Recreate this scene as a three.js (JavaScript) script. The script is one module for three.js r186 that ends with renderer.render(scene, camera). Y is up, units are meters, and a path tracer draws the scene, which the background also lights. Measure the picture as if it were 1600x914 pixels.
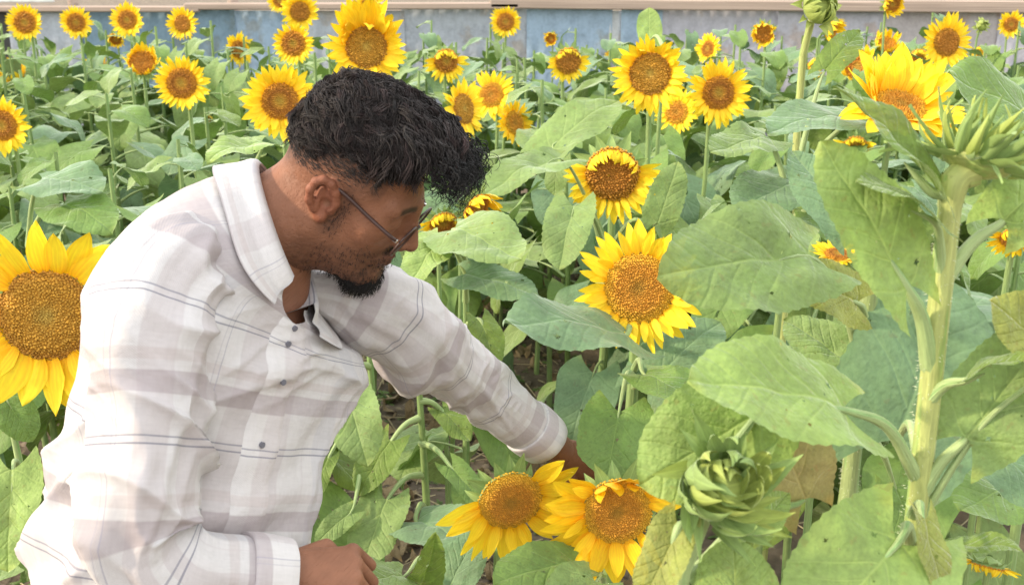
import * as THREE from 'three';
import { mergeGeometries, mergeVertices } from 'three/addons/utils/BufferGeometryUtils.js';
import { MarchingCubes } from 'three/addons/objects/MarchingCubes.js';
import { RoundedBoxGeometry } from 'three/addons/geometries/RoundedBoxGeometry.js';

// ---------------------------------------------------------------- camera, sky, sun, exposure
const scene = new THREE.Scene();
const FOCAL = 1740, PITCH = Math.atan(564 / FOCAL), EYE = new THREE.Vector3(0, 1.7, 0);
const camera = new THREE.PerspectiveCamera(2 * Math.atan(457 / FOCAL) * 180 / Math.PI, 1600 / 914, 0.05, 400);
camera.position.copy(EYE);
camera.rotation.x = -PITCH;
camera.focus = 1.75;
camera.userData.fStop = 11;
scene.add(camera);

const skyW = 64, skyH = 32, skyData = new Float32Array(skyW * skyH * 4);
for (let j = 0; j < skyH; j++) {
  const el = ((j + 0.5) / skyH - 0.5) * Math.PI, k = Math.max(0, Math.sin(el));
  const hz = Math.exp(-k * 3.0);
  for (let i = 0; i < skyW; i++) {
    const o = (j * skyW + i) * 4, g = el < 0 ? 0.5 : 1;
    skyData[o] = g * (1.06 + 0.14 * hz); skyData[o + 1] = g * (1.10 + 0.08 * hz); skyData[o + 2] = g * (1.15 - 0.04 * hz); skyData[o + 3] = 1;
  }
}
const sky = new THREE.DataTexture(skyData, skyW, skyH, THREE.RGBAFormat, THREE.FloatType);
sky.mapping = THREE.EquirectangularReflectionMapping; sky.magFilter = THREE.LinearFilter; sky.needsUpdate = true;
scene.background = sky; scene.environment = sky;

const sun = new THREE.DirectionalLight(new THREE.Color().setRGB(1, 0.84, 0.63), 2.6);
sun.position.set(-8.4, 4.3, 1.3); sun.target.position.set(0, 0.8, -2.5);
sun.position.add(sun.target.position);
sun.castShadow = true; sun.shadow.radius = 7; sun.shadow.mapSize.set(2048, 2048);
Object.assign(sun.shadow.camera, { left: -9, right: 9, top: 9, bottom: -9, near: 0.5, far: 40 });
scene.add(sun, sun.target);

const renderer = new THREE.WebGLRenderer({ antialias: true });
renderer.toneMapping = THREE.LinearToneMapping;
renderer.toneMappingExposure = 2.05;
renderer.shadowMap.enabled = true;

// ---------------------------------------------------------------- helpers
const V = (x = 0, y = 0, z = 0) => new THREE.Vector3(x, y, z);
const XA = V(1, 0, 0);
const P = (px, py, d) => V((px - 800) / FOCAL * d, (457 - py) / FOCAL * d, -d).applyAxisAngle(XA, -PITCH).add(EYE);   // a spot of the photo at a depth
const D = (x, y, z) => V(x, y, z).applyAxisAngle(XA, -PITCH);                                                          // a direction seen from the eye
function rngOf(seed) { let a = seed >>> 0; return () => { a = a + 0x6D2B79F5 | 0; let t = Math.imul(a ^ a >>> 15, 1 | a); t = t + Math.imul(t ^ t >>> 7, 61 | t) ^ t; return ((t ^ t >>> 14) >>> 0) / 4294967296; }; }
const lerp = (a, b, t) => a + (b - a) * t, clamp = (x, a, b) => Math.min(b, Math.max(a, x));
const sstep = (a, b, x) => { const t = clamp((x - a) / (b - a), 0, 1); return t * t * (3 - 2 * t); };
function hash3(x, y, z) { let h = Math.imul(x, 374761393) + Math.imul(y, 668265263) + Math.imul(z, 2147483647 - 1274126177) | 0; h = Math.imul(h ^ h >>> 13, 1274126177); return ((h ^ h >>> 16) >>> 0) / 4294967296; }
function noise3(x, y, z) {
  const xi = Math.floor(x), yi = Math.floor(y), zi = Math.floor(z); let u = x - xi, v = y - yi, w = z - zi;
  u = u * u * (3 - 2 * u); v = v * v * (3 - 2 * v); w = w * w * (3 - 2 * w);
  const h = (a, b, c) => hash3(xi + a, yi + b, zi + c);
  return lerp(lerp(lerp(h(0, 0, 0), h(1, 0, 0), u), lerp(h(0, 1, 0), h(1, 1, 0), u), v), lerp(lerp(h(0, 0, 1), h(1, 0, 1), u), lerp(h(0, 1, 1), h(1, 1, 1), u), v), w) * 2 - 1;
}
const fbm = (x, y, z, n = 4) => { let s = 0, a = 0.5; for (let i = 0; i < n; i++) { s += a * noise3(x, y, z); x = x * 2.03 + 7.1; y = y * 2.03 + 3.7; z = z * 2.03 + 1.3; a *= 0.5; } return s; };
function tnoise(x, y, per, seed) {            // tiling value noise
  const xi = Math.floor(x), yi = Math.floor(y); let u = x - xi, v = y - yi; u = u * u * (3 - 2 * u); v = v * v * (3 - 2 * v);
  const m = (a) => ((a % per) + per) % per, h = (a, b) => hash3(m(xi + a), m(yi + b), seed);
  return lerp(lerp(h(0, 0), h(1, 0), u), lerp(h(0, 1), h(1, 1), u), v) * 2 - 1;
}
const tfbm = (u, v, base, n, seed) => { let s = 0, a = 0.5, p = base; for (let i = 0; i < n; i++) { s += a * tnoise(u * p, v * p, p, seed + i * 17); p *= 2; a *= 0.55; } return s; };
const toS = (c) => c <= 0.0031308 ? 12.92 * c : 1.055 * Math.pow(c, 1 / 2.4) - 0.055;
function tex(w, h, fn, srgb = true, wrap = true) {      // fn(u, v) -> [r, g, b] linear
  const d = new Uint8Array(w * h * 4);
  for (let j = 0; j < h; j++) for (let i = 0; i < w; i++) {
    const c = fn((i + 0.5) / w, (j + 0.5) / h), o = (j * w + i) * 4;
    for (let k = 0; k < 3; k++) d[o + k] = clamp(Math.round(255 * (srgb ? toS(Math.max(0, c[k])) : c[k])), 0, 255);
    d[o + 3] = 255;
  }
  const t = new THREE.DataTexture(d, w, h, THREE.RGBAFormat);
  t.magFilter = THREE.LinearFilter; t.minFilter = THREE.LinearMipmapLinearFilter; t.generateMipmaps = true;
  if (wrap) t.wrapS = t.wrapT = THREE.RepeatWrapping;
  if (srgb) t.colorSpace = THREE.SRGBColorSpace;
  t.needsUpdate = true; return t;
}
const rgb = (r, g, b) => new THREE.Color().setRGB(r, g, b);
const names = {};
function numbered(n) { const k = names[n] = (names[n] ?? -1) + 1; return k ? `${n}_${String(k).padStart(3, '0')}` : n; }
function thing(name, label, category, pos, group, kind) {
  const o = new THREE.Group(); o.name = numbered(name); o.position.copy(pos); o.userData = { label, category };
  if (group) o.userData.group = group;
  if (kind) o.userData.kind = kind;
  scene.add(o); return o;
}
function part(parent, name, geo, mat) { const m = new THREE.Mesh(geo, mat); m.name = name; m.castShadow = m.receiveShadow = true; parent.add(m); return m; }
function sub(parent, name) { const g = new THREE.Group(); g.name = name; parent.add(g); return g; }
function tube(pts, radii, nSeg = 14, nRad = 8, shape) {        // tapered tube along a smooth path
  const c = new THREE.CatmullRomCurve3(pts, false, 'centripetal'), pos = [], uv = [], idx = [], L = c.getLength();
  const fr = c.computeFrenetFrames(nSeg, false);
  for (let i = 0; i <= nSeg; i++) {
    const t = i / nSeg, p = c.getPointAt(t), f = t * (radii.length - 1), k = Math.min(Math.floor(f), radii.length - 2), r = lerp(radii[k], radii[k + 1], f - k);
    for (let j = 0; j <= nRad; j++) {
      const a = j / nRad * Math.PI * 2, rr = r * (shape ? shape(a, t) : 1);
      pos.push(p.x + rr * (Math.cos(a) * fr.normals[i].x + Math.sin(a) * fr.binormals[i].x), p.y + rr * (Math.cos(a) * fr.normals[i].y + Math.sin(a) * fr.binormals[i].y), p.z + rr * (Math.cos(a) * fr.normals[i].z + Math.sin(a) * fr.binormals[i].z));
      uv.push(j / nRad, t * L * 4);
    }
  }
  for (let i = 0; i < nSeg; i++) for (let j = 0; j < nRad; j++) { const a = i * (nRad + 1) + j, b = a + nRad + 1; idx.push(a, a + 1, b, b, a + 1, b + 1); }
  const g = new THREE.BufferGeometry(); g.setAttribute('position', new THREE.Float32BufferAttribute(pos, 3)); g.setAttribute('uv', new THREE.Float32BufferAttribute(uv, 2)); g.setIndex(idx); g.computeVertexNormals(); return g;
}
function gridGeo(nu, nv, fn, extraUv) {          // fn(u, v) -> [x, y, z, uvx, uvy]
  const pos = [], uv = [], idx = [];
  for (let j = 0; j <= nv; j++) for (let i = 0; i <= nu; i++) { const q = fn(i / nu, j / nv); pos.push(q[0], q[1], q[2]); uv.push(q[3] ?? i / nu, q[4] ?? j / nv); }
  for (let j = 0; j < nv; j++) for (let i = 0; i < nu; i++) { const a = j * (nu + 1) + i, b = a + nu + 1; idx.push(a, a + 1, b, b, a + 1, b + 1); }
  const g = new THREE.BufferGeometry(); g.setAttribute('position', new THREE.Float32BufferAttribute(pos, 3)); g.setAttribute('uv', new THREE.Float32BufferAttribute(uv, 2)); g.setIndex(idx); g.computeVertexNormals(); return g;
}
function paint(g, fn) {                          // vertex colours from the position
  const p = g.attributes.position, c = new Float32Array(p.count * 3);
  for (let i = 0; i < p.count; i++) { const q = fn(p.getX(i), p.getY(i), p.getZ(i), i); c[i * 3] = q[0]; c[i * 3 + 1] = q[1]; c[i * 3 + 2] = q[2]; }
  g.setAttribute('color', new THREE.BufferAttribute(c, 3)); return g;
}
const lookBasis = (x, y) => { const X = x.clone().normalize(), Z = X.clone().cross(y).normalize(), Y = Z.clone().cross(X); return new THREE.Matrix4().makeBasis(X, Y, Z); };

// ---------------------------------------------------------------- ground
{
  const map = tex(512, 512, (u, v) => {
    const a = tfbm(u, v, 4, 6, 3), b = tfbm(u, v, 24, 4, 91), s = 1 + 0.5 * a + 0.45 * b;
    const straw = sstep(0.32, 0.5, tfbm(u, v * 0.999, 40, 3, 55));
    return [lerp(0.155, 0.30, straw) * s, lerp(0.118, 0.24, straw) * s, lerp(0.083, 0.15, straw) * s];
  });
  const bump = tex(512, 512, (u, v) => { const k = 0.5 + 0.5 * tfbm(u, v, 12, 6, 7); return [k, k, k]; }, false);
  const m = new THREE.MeshStandardMaterial({ map, bumpMap: bump, bumpScale: 0.02, roughness: 0.97 });
  const warp = (t) => { const s = t * 2 - 1; return 7 * s + 190 * Math.sign(s) * Math.pow(Math.abs(s), 7); };
  const g = gridGeo(240, 240, (u, v) => { const x = warp(u), z = warp(v) - 3.5, r = Math.hypot(x, z), k = r < 12 ? 1 : 0; return [x, k * (0.045 * fbm(x * 2.2, 3, z * 2.2) + 0.02 * fbm(x * 11, 9, z * 11)), -z - 7, x / 0.9, z / 0.9]; });
  const ground = new THREE.Mesh(g, m); ground.name = 'ground'; ground.receiveShadow = true; ground.userData = { kind: 'structure', label: 'bare brown soil littered with dry straw under the sunflowers', category: 'ground' }; scene.add(ground);
}

// ---------------------------------------------------------------- fence of metal sheets behind the field
{
  const zF = -7.75;
  const fence = thing('sheet_fence', 'weathered blue and grey sheet fence with a wooden rail behind the field', 'fence', V(0, 0, zF));
  const rustMap = tex(512, 512, (u, v) => {
    const st = 0.5 * tfbm(u * 1, v * 0.12, 32, 4, 5) + 0.6 * tfbm(u, v, 10, 5, 93), bl = 1.3 * tfbm(u, v, 5, 6, 23), dirt = sstep(0.1, 0.55, bl + 0.35 * st), k = 1 + 0.25 * st + 0.15 * tfbm(u, v, 60, 2, 8);
    return [lerp(0.92, 0.80, dirt) * k, lerp(0.92, 0.70, dirt) * k, lerp(0.92, 0.60, dirt) * k];
  });
  const bm = tex(256, 256, (u, v) => { const k = 0.5 + 0.5 * tfbm(u, v, 14, 5, 61); return [k, k, k]; }, false);
  const cols = { teal: [0.19, 0.28, 0.36], blue: [0.31, 0.41, 0.53], grey: [0.39, 0.42, 0.47], lilac: [0.44, 0.43, 0.48], earth: [0.42, 0.38, 0.38], pale: [0.5, 0.52, 0.55], dark: [0.055, 0.055, 0.05] };
  const mats = {}; for (const k in cols) mats[k] = new THREE.MeshStandardMaterial({ map: rustMap, color: rgb(...cols[k]), bumpMap: bm, bumpScale: 0.006, roughness: 0.8 });
  const R = rngOf(77);
  const xs = [[-7.2, 'grey'], [-6.3, 'blue'], [-5.5, 'grey'], [-4.6, 'grey'], [-3.95, 'dark'], [-3.42, 'grey'], [-2.95, 'teal'], [-2.3, 'teal'], [-1.9, 'blue'], [-1.55, 'grey'], [-0.75, 'grey'], [0.1, 'blue'], [0.66, 'pale'], [0.74, 'blue'], [1.0, 'lilac'], [1.8, 'lilac'], [2.5, 'earth'], [3.3, 'lilac'], [4.0, 'earth'], [4.8, 'grey'], [5.7, 'blue'], [6.6, 'grey'], [7.4, 'grey']];
  for (let i = 0; i < xs.length - 1; i++) {
    const [x0, c] = xs[i], w = xs[i + 1][0] - x0, waves = c === 'earth' ? 0 : Math.max(2, Math.round(w / 0.09)), off = (R() - 0.5) * 0.012, h = 1.185 + (R() - 0.5) * 0.03;
    const g = gridGeo(waves ? waves * 6 : 10, 6, (u, v) => { const wv = waves ? 0.003 * Math.sin(u * waves * Math.PI * 2) : 0.012 * fbm(u * 5, v * 6, x0); return [x0 + u * (w + 0.02), 0.02 + v * h, wv + off + 0.012 * (i % 2) + 0.01 * fbm(u * 2, v * 2, i * 3), (x0 + u * w) / 0.8 + R() * 0, v * h / 0.8 + i * 0.37]; });
    const m = part(fence, 'sheet', g, mats[c]);
  }
  const wood = new THREE.MeshStandardMaterial({ map: tex(256, 256, (u, v) => { const g = 1 + 0.4 * tfbm(u * 0.15, v, 24, 4, 4) + 0.25 * tfbm(u, v, 8, 3, 31); return [0.36 * g, 0.275 * g, 0.225 * g]; }), roughness: 0.9 });
  const white = new THREE.MeshStandardMaterial({ map: rustMap, color: rgb(0.72, 0.72, 0.72), roughness: 0.8 });
  for (const [x0, x1, y0, y1, hh] of [[-7.2, -4.5, 1.2, 1.19, 0.045], [4.8, 7.4, 1.17, 1.18, 0.07], [-4.6, -2.1, 1.19, 1.185, 0.04], [-2.2, 0.05, 1.2, 1.205, 0.045], [-0.15, 2.6, 1.21, 1.185, 0.07], [2.5, 4.9, 1.185, 1.17, 0.08]]) {
    const g = new RoundedBoxGeometry(x1 - x0, hh, 0.06, 2, 0.012), r = part(fence, 'rail', g, wood); r.position.set((x0 + x1) / 2, (y0 + y1) / 2 + hh / 2, 0.05); r.rotation.z = Math.atan2(y1 - y0, x1 - x0);
  }
  const wb = part(fence, 'white_board', new RoundedBoxGeometry(1.1, 0.22, 0.03, 2, 0.006), white); wb.position.set(-3.62, 1.36, 0.06);
  for (let i = 0; i < 15; i++) { const x = -6.9 + i * 0.98 + (R() - 0.5) * 0.2; const p = part(fence, 'post', tube([V(x, -0.05, -0.06), V(x + 0.02, 0.7, -0.06), V(x + 0.03, 1.45 + R() * 0.2, -0.06)], [0.042, 0.036], 8, 8), wood); }
}

// ---------------------------------------------------------------- plant materials
const leafMap = tex(512, 512, (u, v) => {
  const x = u * 1.3 - 0.25, y = Math.abs(v - 0.5) * 1.2; let vein = Math.exp(-Math.pow(y / (0.011 * (1.15 - x)), 2));
  for (let i = 0; i < 6; i++) { const t = i < 1 ? 0 : 0.04 + i * 0.15 + (v > 0.5 ? 0.05 : 0), dd = Math.abs(x - t - (i < 1 ? 0.42 : 0.95) * y - 0.55 * y * y + 0.012 * Math.sin(y * 23 + i)) * 0.72; vein = Math.max(vein, Math.exp(-Math.pow(dd / (i < 2 ? 0.0065 : 0.0042), 2)) * (i < 2 ? 0.8 : 0.5) * sstep(0.5, 0.05, y)); }
  const bl = tfbm(u, v, 5, 4, 12), fine = tfbm(u, v, 48, 3, 44), yel = sstep(0.12, 0.6, tfbm(u, v, 3, 4, 71)), spot = sstep(0.42, 0.55, tfbm(u, v, 20, 3, 133));
  const k = 0.74 + 0.2 * bl + 0.16 * fine;
  let c = [k * (1 + 0.22 * yel), k * (1 + 0.06 * yel), k * (1 - 0.12 * yel)];
  c = [lerp(c[0], 1.0, vein * 0.95), lerp(c[1], 0.98, vein * 0.85), lerp(c[2], 1.0, vein * 0.9)];
  return [lerp(c[0], 0.75, spot * 0.4), lerp(c[1], 0.5, spot * 0.4), lerp(c[2], 0.5, spot * 0.4)];
}, true, false);
const leafBump = tex(512, 512, (u, v) => {
  const x = u * 1.3 - 0.25, y = Math.abs(v - 0.5) * 1.2; let vein = Math.exp(-Math.pow(y / 0.014, 2));
  for (let i = 0; i < 6; i++) { const t = i < 1 ? 0 : 0.04 + i * 0.15 + (v > 0.5 ? 0.05 : 0), dd = Math.abs(x - t - (i < 1 ? 0.42 : 0.95) * y - 0.55 * y * y + 0.012 * Math.sin(y * 23 + i)) * 0.72; vein = Math.max(vein, Math.exp(-Math.pow(dd / 0.012, 2)) * 0.7 * sstep(0.55, 0.05, y)); }
  const k = 0.6 - 0.4 * vein + 0.22 * tfbm(u, v, 24, 4, 9) + 0.12 * tfbm(u, v, 70, 2, 19); return [k, k, k];
}, false, false);
const leafHoles = [3, 8, 21].map((sd) => { const R = rngOf(sd), hs = Array.from({ length: 7 }, () => [0.2 + 0.6 * R(), 0.2 + 0.6 * R(), 0.004 + 0.012 * R() * R()]); return tex(256, 256, (u, v) => { let k = 1; for (const [a, b, r] of hs) if (Math.hypot(u - a, v - b) < r * (1 + 0.4 * Math.sin(9 * Math.atan2(v - b, u - a) + sd) + 0.3 * Math.sin(4 * Math.atan2(v - b, u - a)))) k = 0; return [k, k, k]; }, false, false); });
let holeN = 0;
const leafMat = (r, g, b, tr = 0.36) => new THREE.MeshPhysicalMaterial({ map: leafMap, alphaMap: leafHoles[holeN++ % 3], alphaTest: 0.5, bumpMap: leafBump, bumpScale: 0.0035, color: rgb(r, g, b), roughness: 0.62, transmission: tr, thickness: 0, specularIntensity: 0.6, sheen: 0.18, sheenColor: rgb(0.6, 0.65, 0.5), sheenRoughness: 0.6, side: THREE.DoubleSide });
const LM = {
  blue: leafMat(0.21, 0.345, 0.16), mid: leafMat(0.225, 0.365, 0.08), grey: leafMat(0.285, 0.41, 0.12), fresh: leafMat(0.24, 0.36, 0.06, 0.45), yellow: leafMat(0.42, 0.46, 0.10, 0.45), pale: leafMat(0.39, 0.545, 0.14, 0.4), tan: leafMat(0.56, 0.47, 0.18),
};
const leafMix = [LM.blue, LM.mid, LM.grey, LM.blue, LM.grey, LM.mid, LM.fresh, LM.grey, LM.mid];
const stemMap = tex(128, 256, (u, v) => { const k = 0.82 + 0.2 * tfbm(u * 1, v * 0.1, 32, 3, 2) + 0.16 * tfbm(u, v, 24, 3, 5), g = sstep(0.1, 0.5, tfbm(u, v * 0.4, 6, 4, 47)); return [k * (1 - 0.25 * g), k, k * (0.95 - 0.15 * g)]; });
const stemMat = (r, g, b) => new THREE.MeshPhysicalMaterial({ map: stemMap, bumpMap: stemMap, bumpScale: 0.0025, color: rgb(r, g, b), roughness: 0.65, sheen: 0.5, sheenColor: rgb(0.6, 0.65, 0.5), sheenRoughness: 0.5 });
const stemM = stemMat(0.24, 0.34, 0.12), stemPale = stemMat(0.45, 0.49, 0.17), petioleM = stemMat(0.36, 0.46, 0.20);
const petalMap = tex(128, 128, (u, v) => {
  const s = tfbm(u * 0.08, v, 16, 4, 3), k = 1 + 0.14 * s + 0.06 * tfbm(u, v, 8, 4, 6), base = Math.exp(-Math.pow(u / 0.22, 2)), vein = Math.pow(Math.abs(Math.sin(v * Math.PI * 5)), 8);
  return [lerp(0.96, 0.92, base) * k, (lerp(0.73, 0.52, base) + 0.05 * s - 0.05 * vein) * k, lerp(0.030, 0.006, base) * k];
}, true, false);
const petalMat = (r, g, b) => new THREE.MeshPhysicalMaterial({ map: petalMap, color: rgb(r, g, b), roughness: 0.6, transmission: 0.32, thickness: 0, specularIntensity: 0.35, sheen: 0.2, sheenColor: rgb(1, 0.8, 0.3), sheenRoughness: 0.6, side: THREE.DoubleSide });
const PM = { gold: petalMat(1, 1, 1), lemon: petalMat(1, 1.0, 1), deep: petalMat(0.98, 0.91, 0.7) };
const discMat = new THREE.MeshStandardMaterial({ vertexColors: true, roughness: 0.85 });
const bractMap = tex(128, 128, (u, v) => { const x = Math.abs(v - 0.5) * 1.2, k = 0.8 + 0.16 * tfbm(u * 0.2, v, 32, 3, 5) + 0.12 * tfbm(u, v, 12, 3, 15), r = 0.35 * Math.exp(-Math.pow(x / 0.012, 2)); return [k + r, k + r, k + r]; }, true, false);
const bractMat = (r, g, b) => new THREE.MeshPhysicalMaterial({ map: bractMap, color: rgb(r, g, b), roughness: 0.65, transmission: 0.25, thickness: 0, specularIntensity: 0.5, sheen: 0.6, sheenColor: rgb(0.6, 0.7, 0.5), sheenRoughness: 0.5, side: THREE.DoubleSide });
const bractM = bractMat(0.30, 0.42, 0.13), bractYellow = bractMat(0.42, 0.50, 0.12);

// ---------------------------------------------------------------- leaf, petal, bract and disc shapes
function bladeGeo({ W = 0.47, fold = 0.25, bend = 0.9, ripple = 0.03, seed = 1, nt = 14, ns = 6, side = 0, lobe = 0.26, base = 0.46 }) {
  // x from the stalk (0) to the tip (1), y up, z across
  return gridGeo(ns * 2, nt, (a, t) => {
    const s = a * 2 - 1, as = Math.abs(s);
    const prof = Math.pow(t + 0.09, base) * Math.pow(1 - t, 0.58) * (1 - 0.25 * sstep(0.8, 1, t)) / 0.68;
    let hw = W * prof * (1 + 0.08 * noise3(t * 4, s > 0 ? 1 : 5, seed));
    const tooth = as > 0.99 ? 0.006 * ((Math.floor(t * 30 + seed) & 1) ? 1 : -1) * (t < 0.97 ? 1 : 0) : 0;
    let fx = t - lobe * Math.pow(as, 1.6) * Math.pow(1 - t, 2.6), fz = s * (hw + tooth);
    const u = (fx + 0.25) / 1.3, v = fz / 1.2 + 0.5;
    const rip = ripple * as * as * Math.sin(t * 11 + (s > 0 ? 1.3 : 4.1) + seed * 1.7) + 0.03 * noise3(fx * 4, fz * 4, seed * 3.1) + ripple * 0.6 * noise3(fx * 7, fz * 7, seed);
    let y = Math.abs(fz) * Math.tan(fold) * (1 - 0.5 * as) + rip + side * fz;
    const k = bend * fx, r = Math.abs(bend) < 1e-3 ? null : 1 / bend;
    let bx = fx, by = 0; if (r && fx > 0) { bx = Math.sin(k) * r; by = -(1 - Math.cos(k)) * r; }
    const nx = r && fx > 0 ? Math.sin(k) : 0, ny = r && fx > 0 ? Math.cos(k) : 1;
    return [bx + nx * y, by + ny * y, fz * (1 - 0.12 * Math.tan(fold)), u, v];
  });
}
function petalGeo(curl, wd, twist, seed, nt = 8, ns = 2) {     // unit length along x, front towards +z
  return gridGeo(ns * 2, nt, (a, t) => {
    const s = a * 2 - 1, hw = wd * 0.5 * Math.max(0.02, Math.pow(Math.sin(Math.PI * Math.pow(clamp(t * 0.93 + 0.07, 0, 1), 0.82)), 0.75)) * (1 + 0.12 * noise3(t * 5, s * 2, seed));
    const k = curl * t, r = Math.abs(curl) < 1e-3 ? 1e3 : 1 / curl; const bx = Math.sin(k) * r, bz = (1 - Math.cos(k)) * r;
    const c = 0.16 * hw * (s * s) + 0.018 * Math.cos(s * Math.PI * 2.5) * Math.sin(t * 3) + 0.02 * noise3(t * 4, s * 3, seed + 9), tw = twist * t;
    const y = s * hw * Math.cos(tw), z = c + s * hw * Math.sin(tw);
    return [bx - Math.sin(k) * z, y, bz + Math.cos(k) * z, t, a];
  });
}
const curls = [-1.0, -0.4, 0.05, 0.45, 1.0, 1.9];
const petals = curls.map((c, i) => [0, 1, 2].map((k) => petalGeo(c + (k - 1) * 0.15, [0.33, 0.28, 0.38][k], [0, 0.45, -0.4][k], i * 7 + k)));
const bracts = [-0.7, 0.2, 1.1, 1.8].map((c, i) => [0, 1].map((k) => gridGeo(4, 7, (a, t) => {
  const s = a * 2 - 1, hw = 0.26 * (k ? 1.15 : 1) * Math.pow(1 - t, 1.35) * (1 + 1.5 * t) + 0.006, kk = c * t, r = 1 / c, z = 0.25 * hw * s * s + 0.03 * noise3(t * 3, s, i * 5 + k);
  return [Math.sin(kk) * r - Math.sin(kk) * z, s * hw, (1 - Math.cos(kk)) * r + Math.cos(kk) * z, (t * 0.95 + 0.25) / 1.3, s * hw / 1.2 + 0.5];
})));
const discTints = {
  ring: (r, q) => { const g = Math.exp(-Math.pow(r / 0.30, 2)), d = Math.exp(-Math.pow((r - 0.55) / 0.2, 2)); return [lerp(lerp(0.48, 0.33, d), 0.40, g) * q, lerp(lerp(0.215, 0.125, d), 0.26, g) * q, lerp(lerp(0.018, 0.014, d), 0.035, g) * q]; },
  golden: (r, q) => { const g = Math.exp(-Math.pow(r / 0.22, 2)), o = sstep(0.7, 1, r); return [lerp(lerp(0.44, 0.40, o), 0.42, g) * q, lerp(lerp(0.23, 0.19, o), 0.28, g) * q, lerp(0.024, 0.05, g) * q]; },
  brown: (r, q) => [lerp(0.40, 0.47, sstep(0.6, 1, r)) * q, lerp(0.17, 0.23, sstep(0.6, 1, r)) * q, 0.02 * q],
  orange: (r, q) => { const o = sstep(0.55, 0.95, r), g = Math.exp(-Math.pow(r / 0.25, 2)); return [lerp(lerp(0.50, 0.56, o), 0.36, g) * q, lerp(lerp(0.225, 0.32, o), 0.19, g) * q, 0.02 * q]; },
};
const discZ = (r) => 0.17 - 0.2 * r * r * r - 0.07 * Math.exp(-Math.pow(r / 0.28, 2)) + 0.03 * Math.exp(-Math.pow((r - 0.72) / 0.15, 2));
const discCache = {};
function discGeo(n, tint) {
  const key = n + tint; if (discCache[key]) return discCache[key];
  const R = rngOf(n + tint.length), fn = discTints[tint], pos = [], col = [], idx = [];
  const rings = 10, seg = 28;                                   // the bed
  for (let i = 0; i <= rings; i++) for (let j = 0; j <= seg; j++) { const r = i / rings, a = j / seg * 6.28319; pos.push(r * Math.cos(a), r * Math.sin(a), discZ(r) - 0.02); const c = fn(r, 1.1); col.push(...c); }
  for (let i = 0; i < rings; i++) for (let j = 0; j < seg; j++) { const a = i * (seg + 1) + j, b = a + seg + 1; idx.push(a, b, a + 1, b, b + 1, a + 1); }
  for (let i = 0; i < n; i++) {                                 // the florets
    const r = Math.sqrt((i + 0.5) / n), a = i * 2.399963, s = (1.55 + 0.5 * r) / Math.sqrt(n) * (0.8 + 0.4 * R()), h = s * (n > 600 ? 0.3 + 0.45 * R() : 0.4 + 0.7 * R() * (0.4 + r)), cx = r * Math.cos(a), cy = r * Math.sin(a), z = discZ(r), q = 0.88 + 0.28 * R(), b = pos.length / 3, c0 = fn(r, q * 0.95), c1 = fn(r, q * (1.05 + 0.25 * (R() < 0.2)));
    const tx = cx + (R() - 0.5) * s, ty = cy + (R() - 0.5) * s;
    for (let k = 0; k < 4; k++) { const t = a + k * 1.5708 + 0.78; pos.push(cx + s * 0.62 * Math.cos(t), cy + s * 0.62 * Math.sin(t), z - 0.02); col.push(...c0); }
    for (let k = 0; k < 4; k++) { const t = a + k * 1.5708 + 0.78; pos.push(tx + s * 0.3 * Math.cos(t), ty + s * 0.3 * Math.sin(t), z + h); col.push(...c1); }
    for (let k = 0; k < 4; k++) { const k2 = (k + 1) % 4; idx.push(b + k, b + k2, b + 4 + k, b + 4 + k, b + k2, b + 4 + k2); }
    idx.push(b + 4, b + 5, b + 6, b + 4, b + 6, b + 7);
  }
  const g = new THREE.BufferGeometry(); g.setAttribute('position', new THREE.Float32BufferAttribute(pos, 3)); g.setAttribute('color', new THREE.Float32BufferAttribute(col, 3)); g.setIndex(idx); g.computeVertexNormals();
  return discCache[key] = g;
}
const backGeo = new THREE.LatheGeometry([[0.13, -0.62], [0.2, -0.52], [0.5, -0.42], [0.85, -0.25], [1.0, -0.06], [0.99, 0.02]].map((p) => new THREE.Vector2(...p)), 20).rotateX(Math.PI / 2);

// ---------------------------------------------------------------- flower heads (unit: the disc's radius, facing +z)
const styles = {
  open: { n: 30, n2: 14, pl: 1.15, tilt: () => 10, spread: 12, curl: () => 2, cs: 1.2 },
  full: { n: 36, n2: 24, pl: 1.05, tilt: () => 12, spread: 14, curl: () => 2, cs: 1.6 },
  shaggy: { n: 34, n2: 22, pl: 1.25, tilt: (a) => 15 + 20 * Math.sin(a), spread: 26, curl: (a) => Math.sin(a) > 0 ? 3 : 2, cs: 3 },
  droop: { n: 32, n2: 22, pl: 0.95, tilt: (a) => Math.sin(a) > 0.25 ? 60 + 30 * Math.sin(a) : 8, len: (a) => Math.sin(a) > 0.25 ? 0.72 : 1.05, spread: 14, curl: (a) => Math.sin(a) > 0.25 ? 4.6 : 2, cs: 1.2 },
  cup: { n: 22, n2: 10, pl: 1.1, tilt: () => 52, spread: 16, curl: () => 3.6, cs: 1.6 },
  closed: { n: 18, n2: 10, pl: 1.15, tilt: () => 72, spread: 12, curl: () => 4.3, cs: 1 },
};
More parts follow.
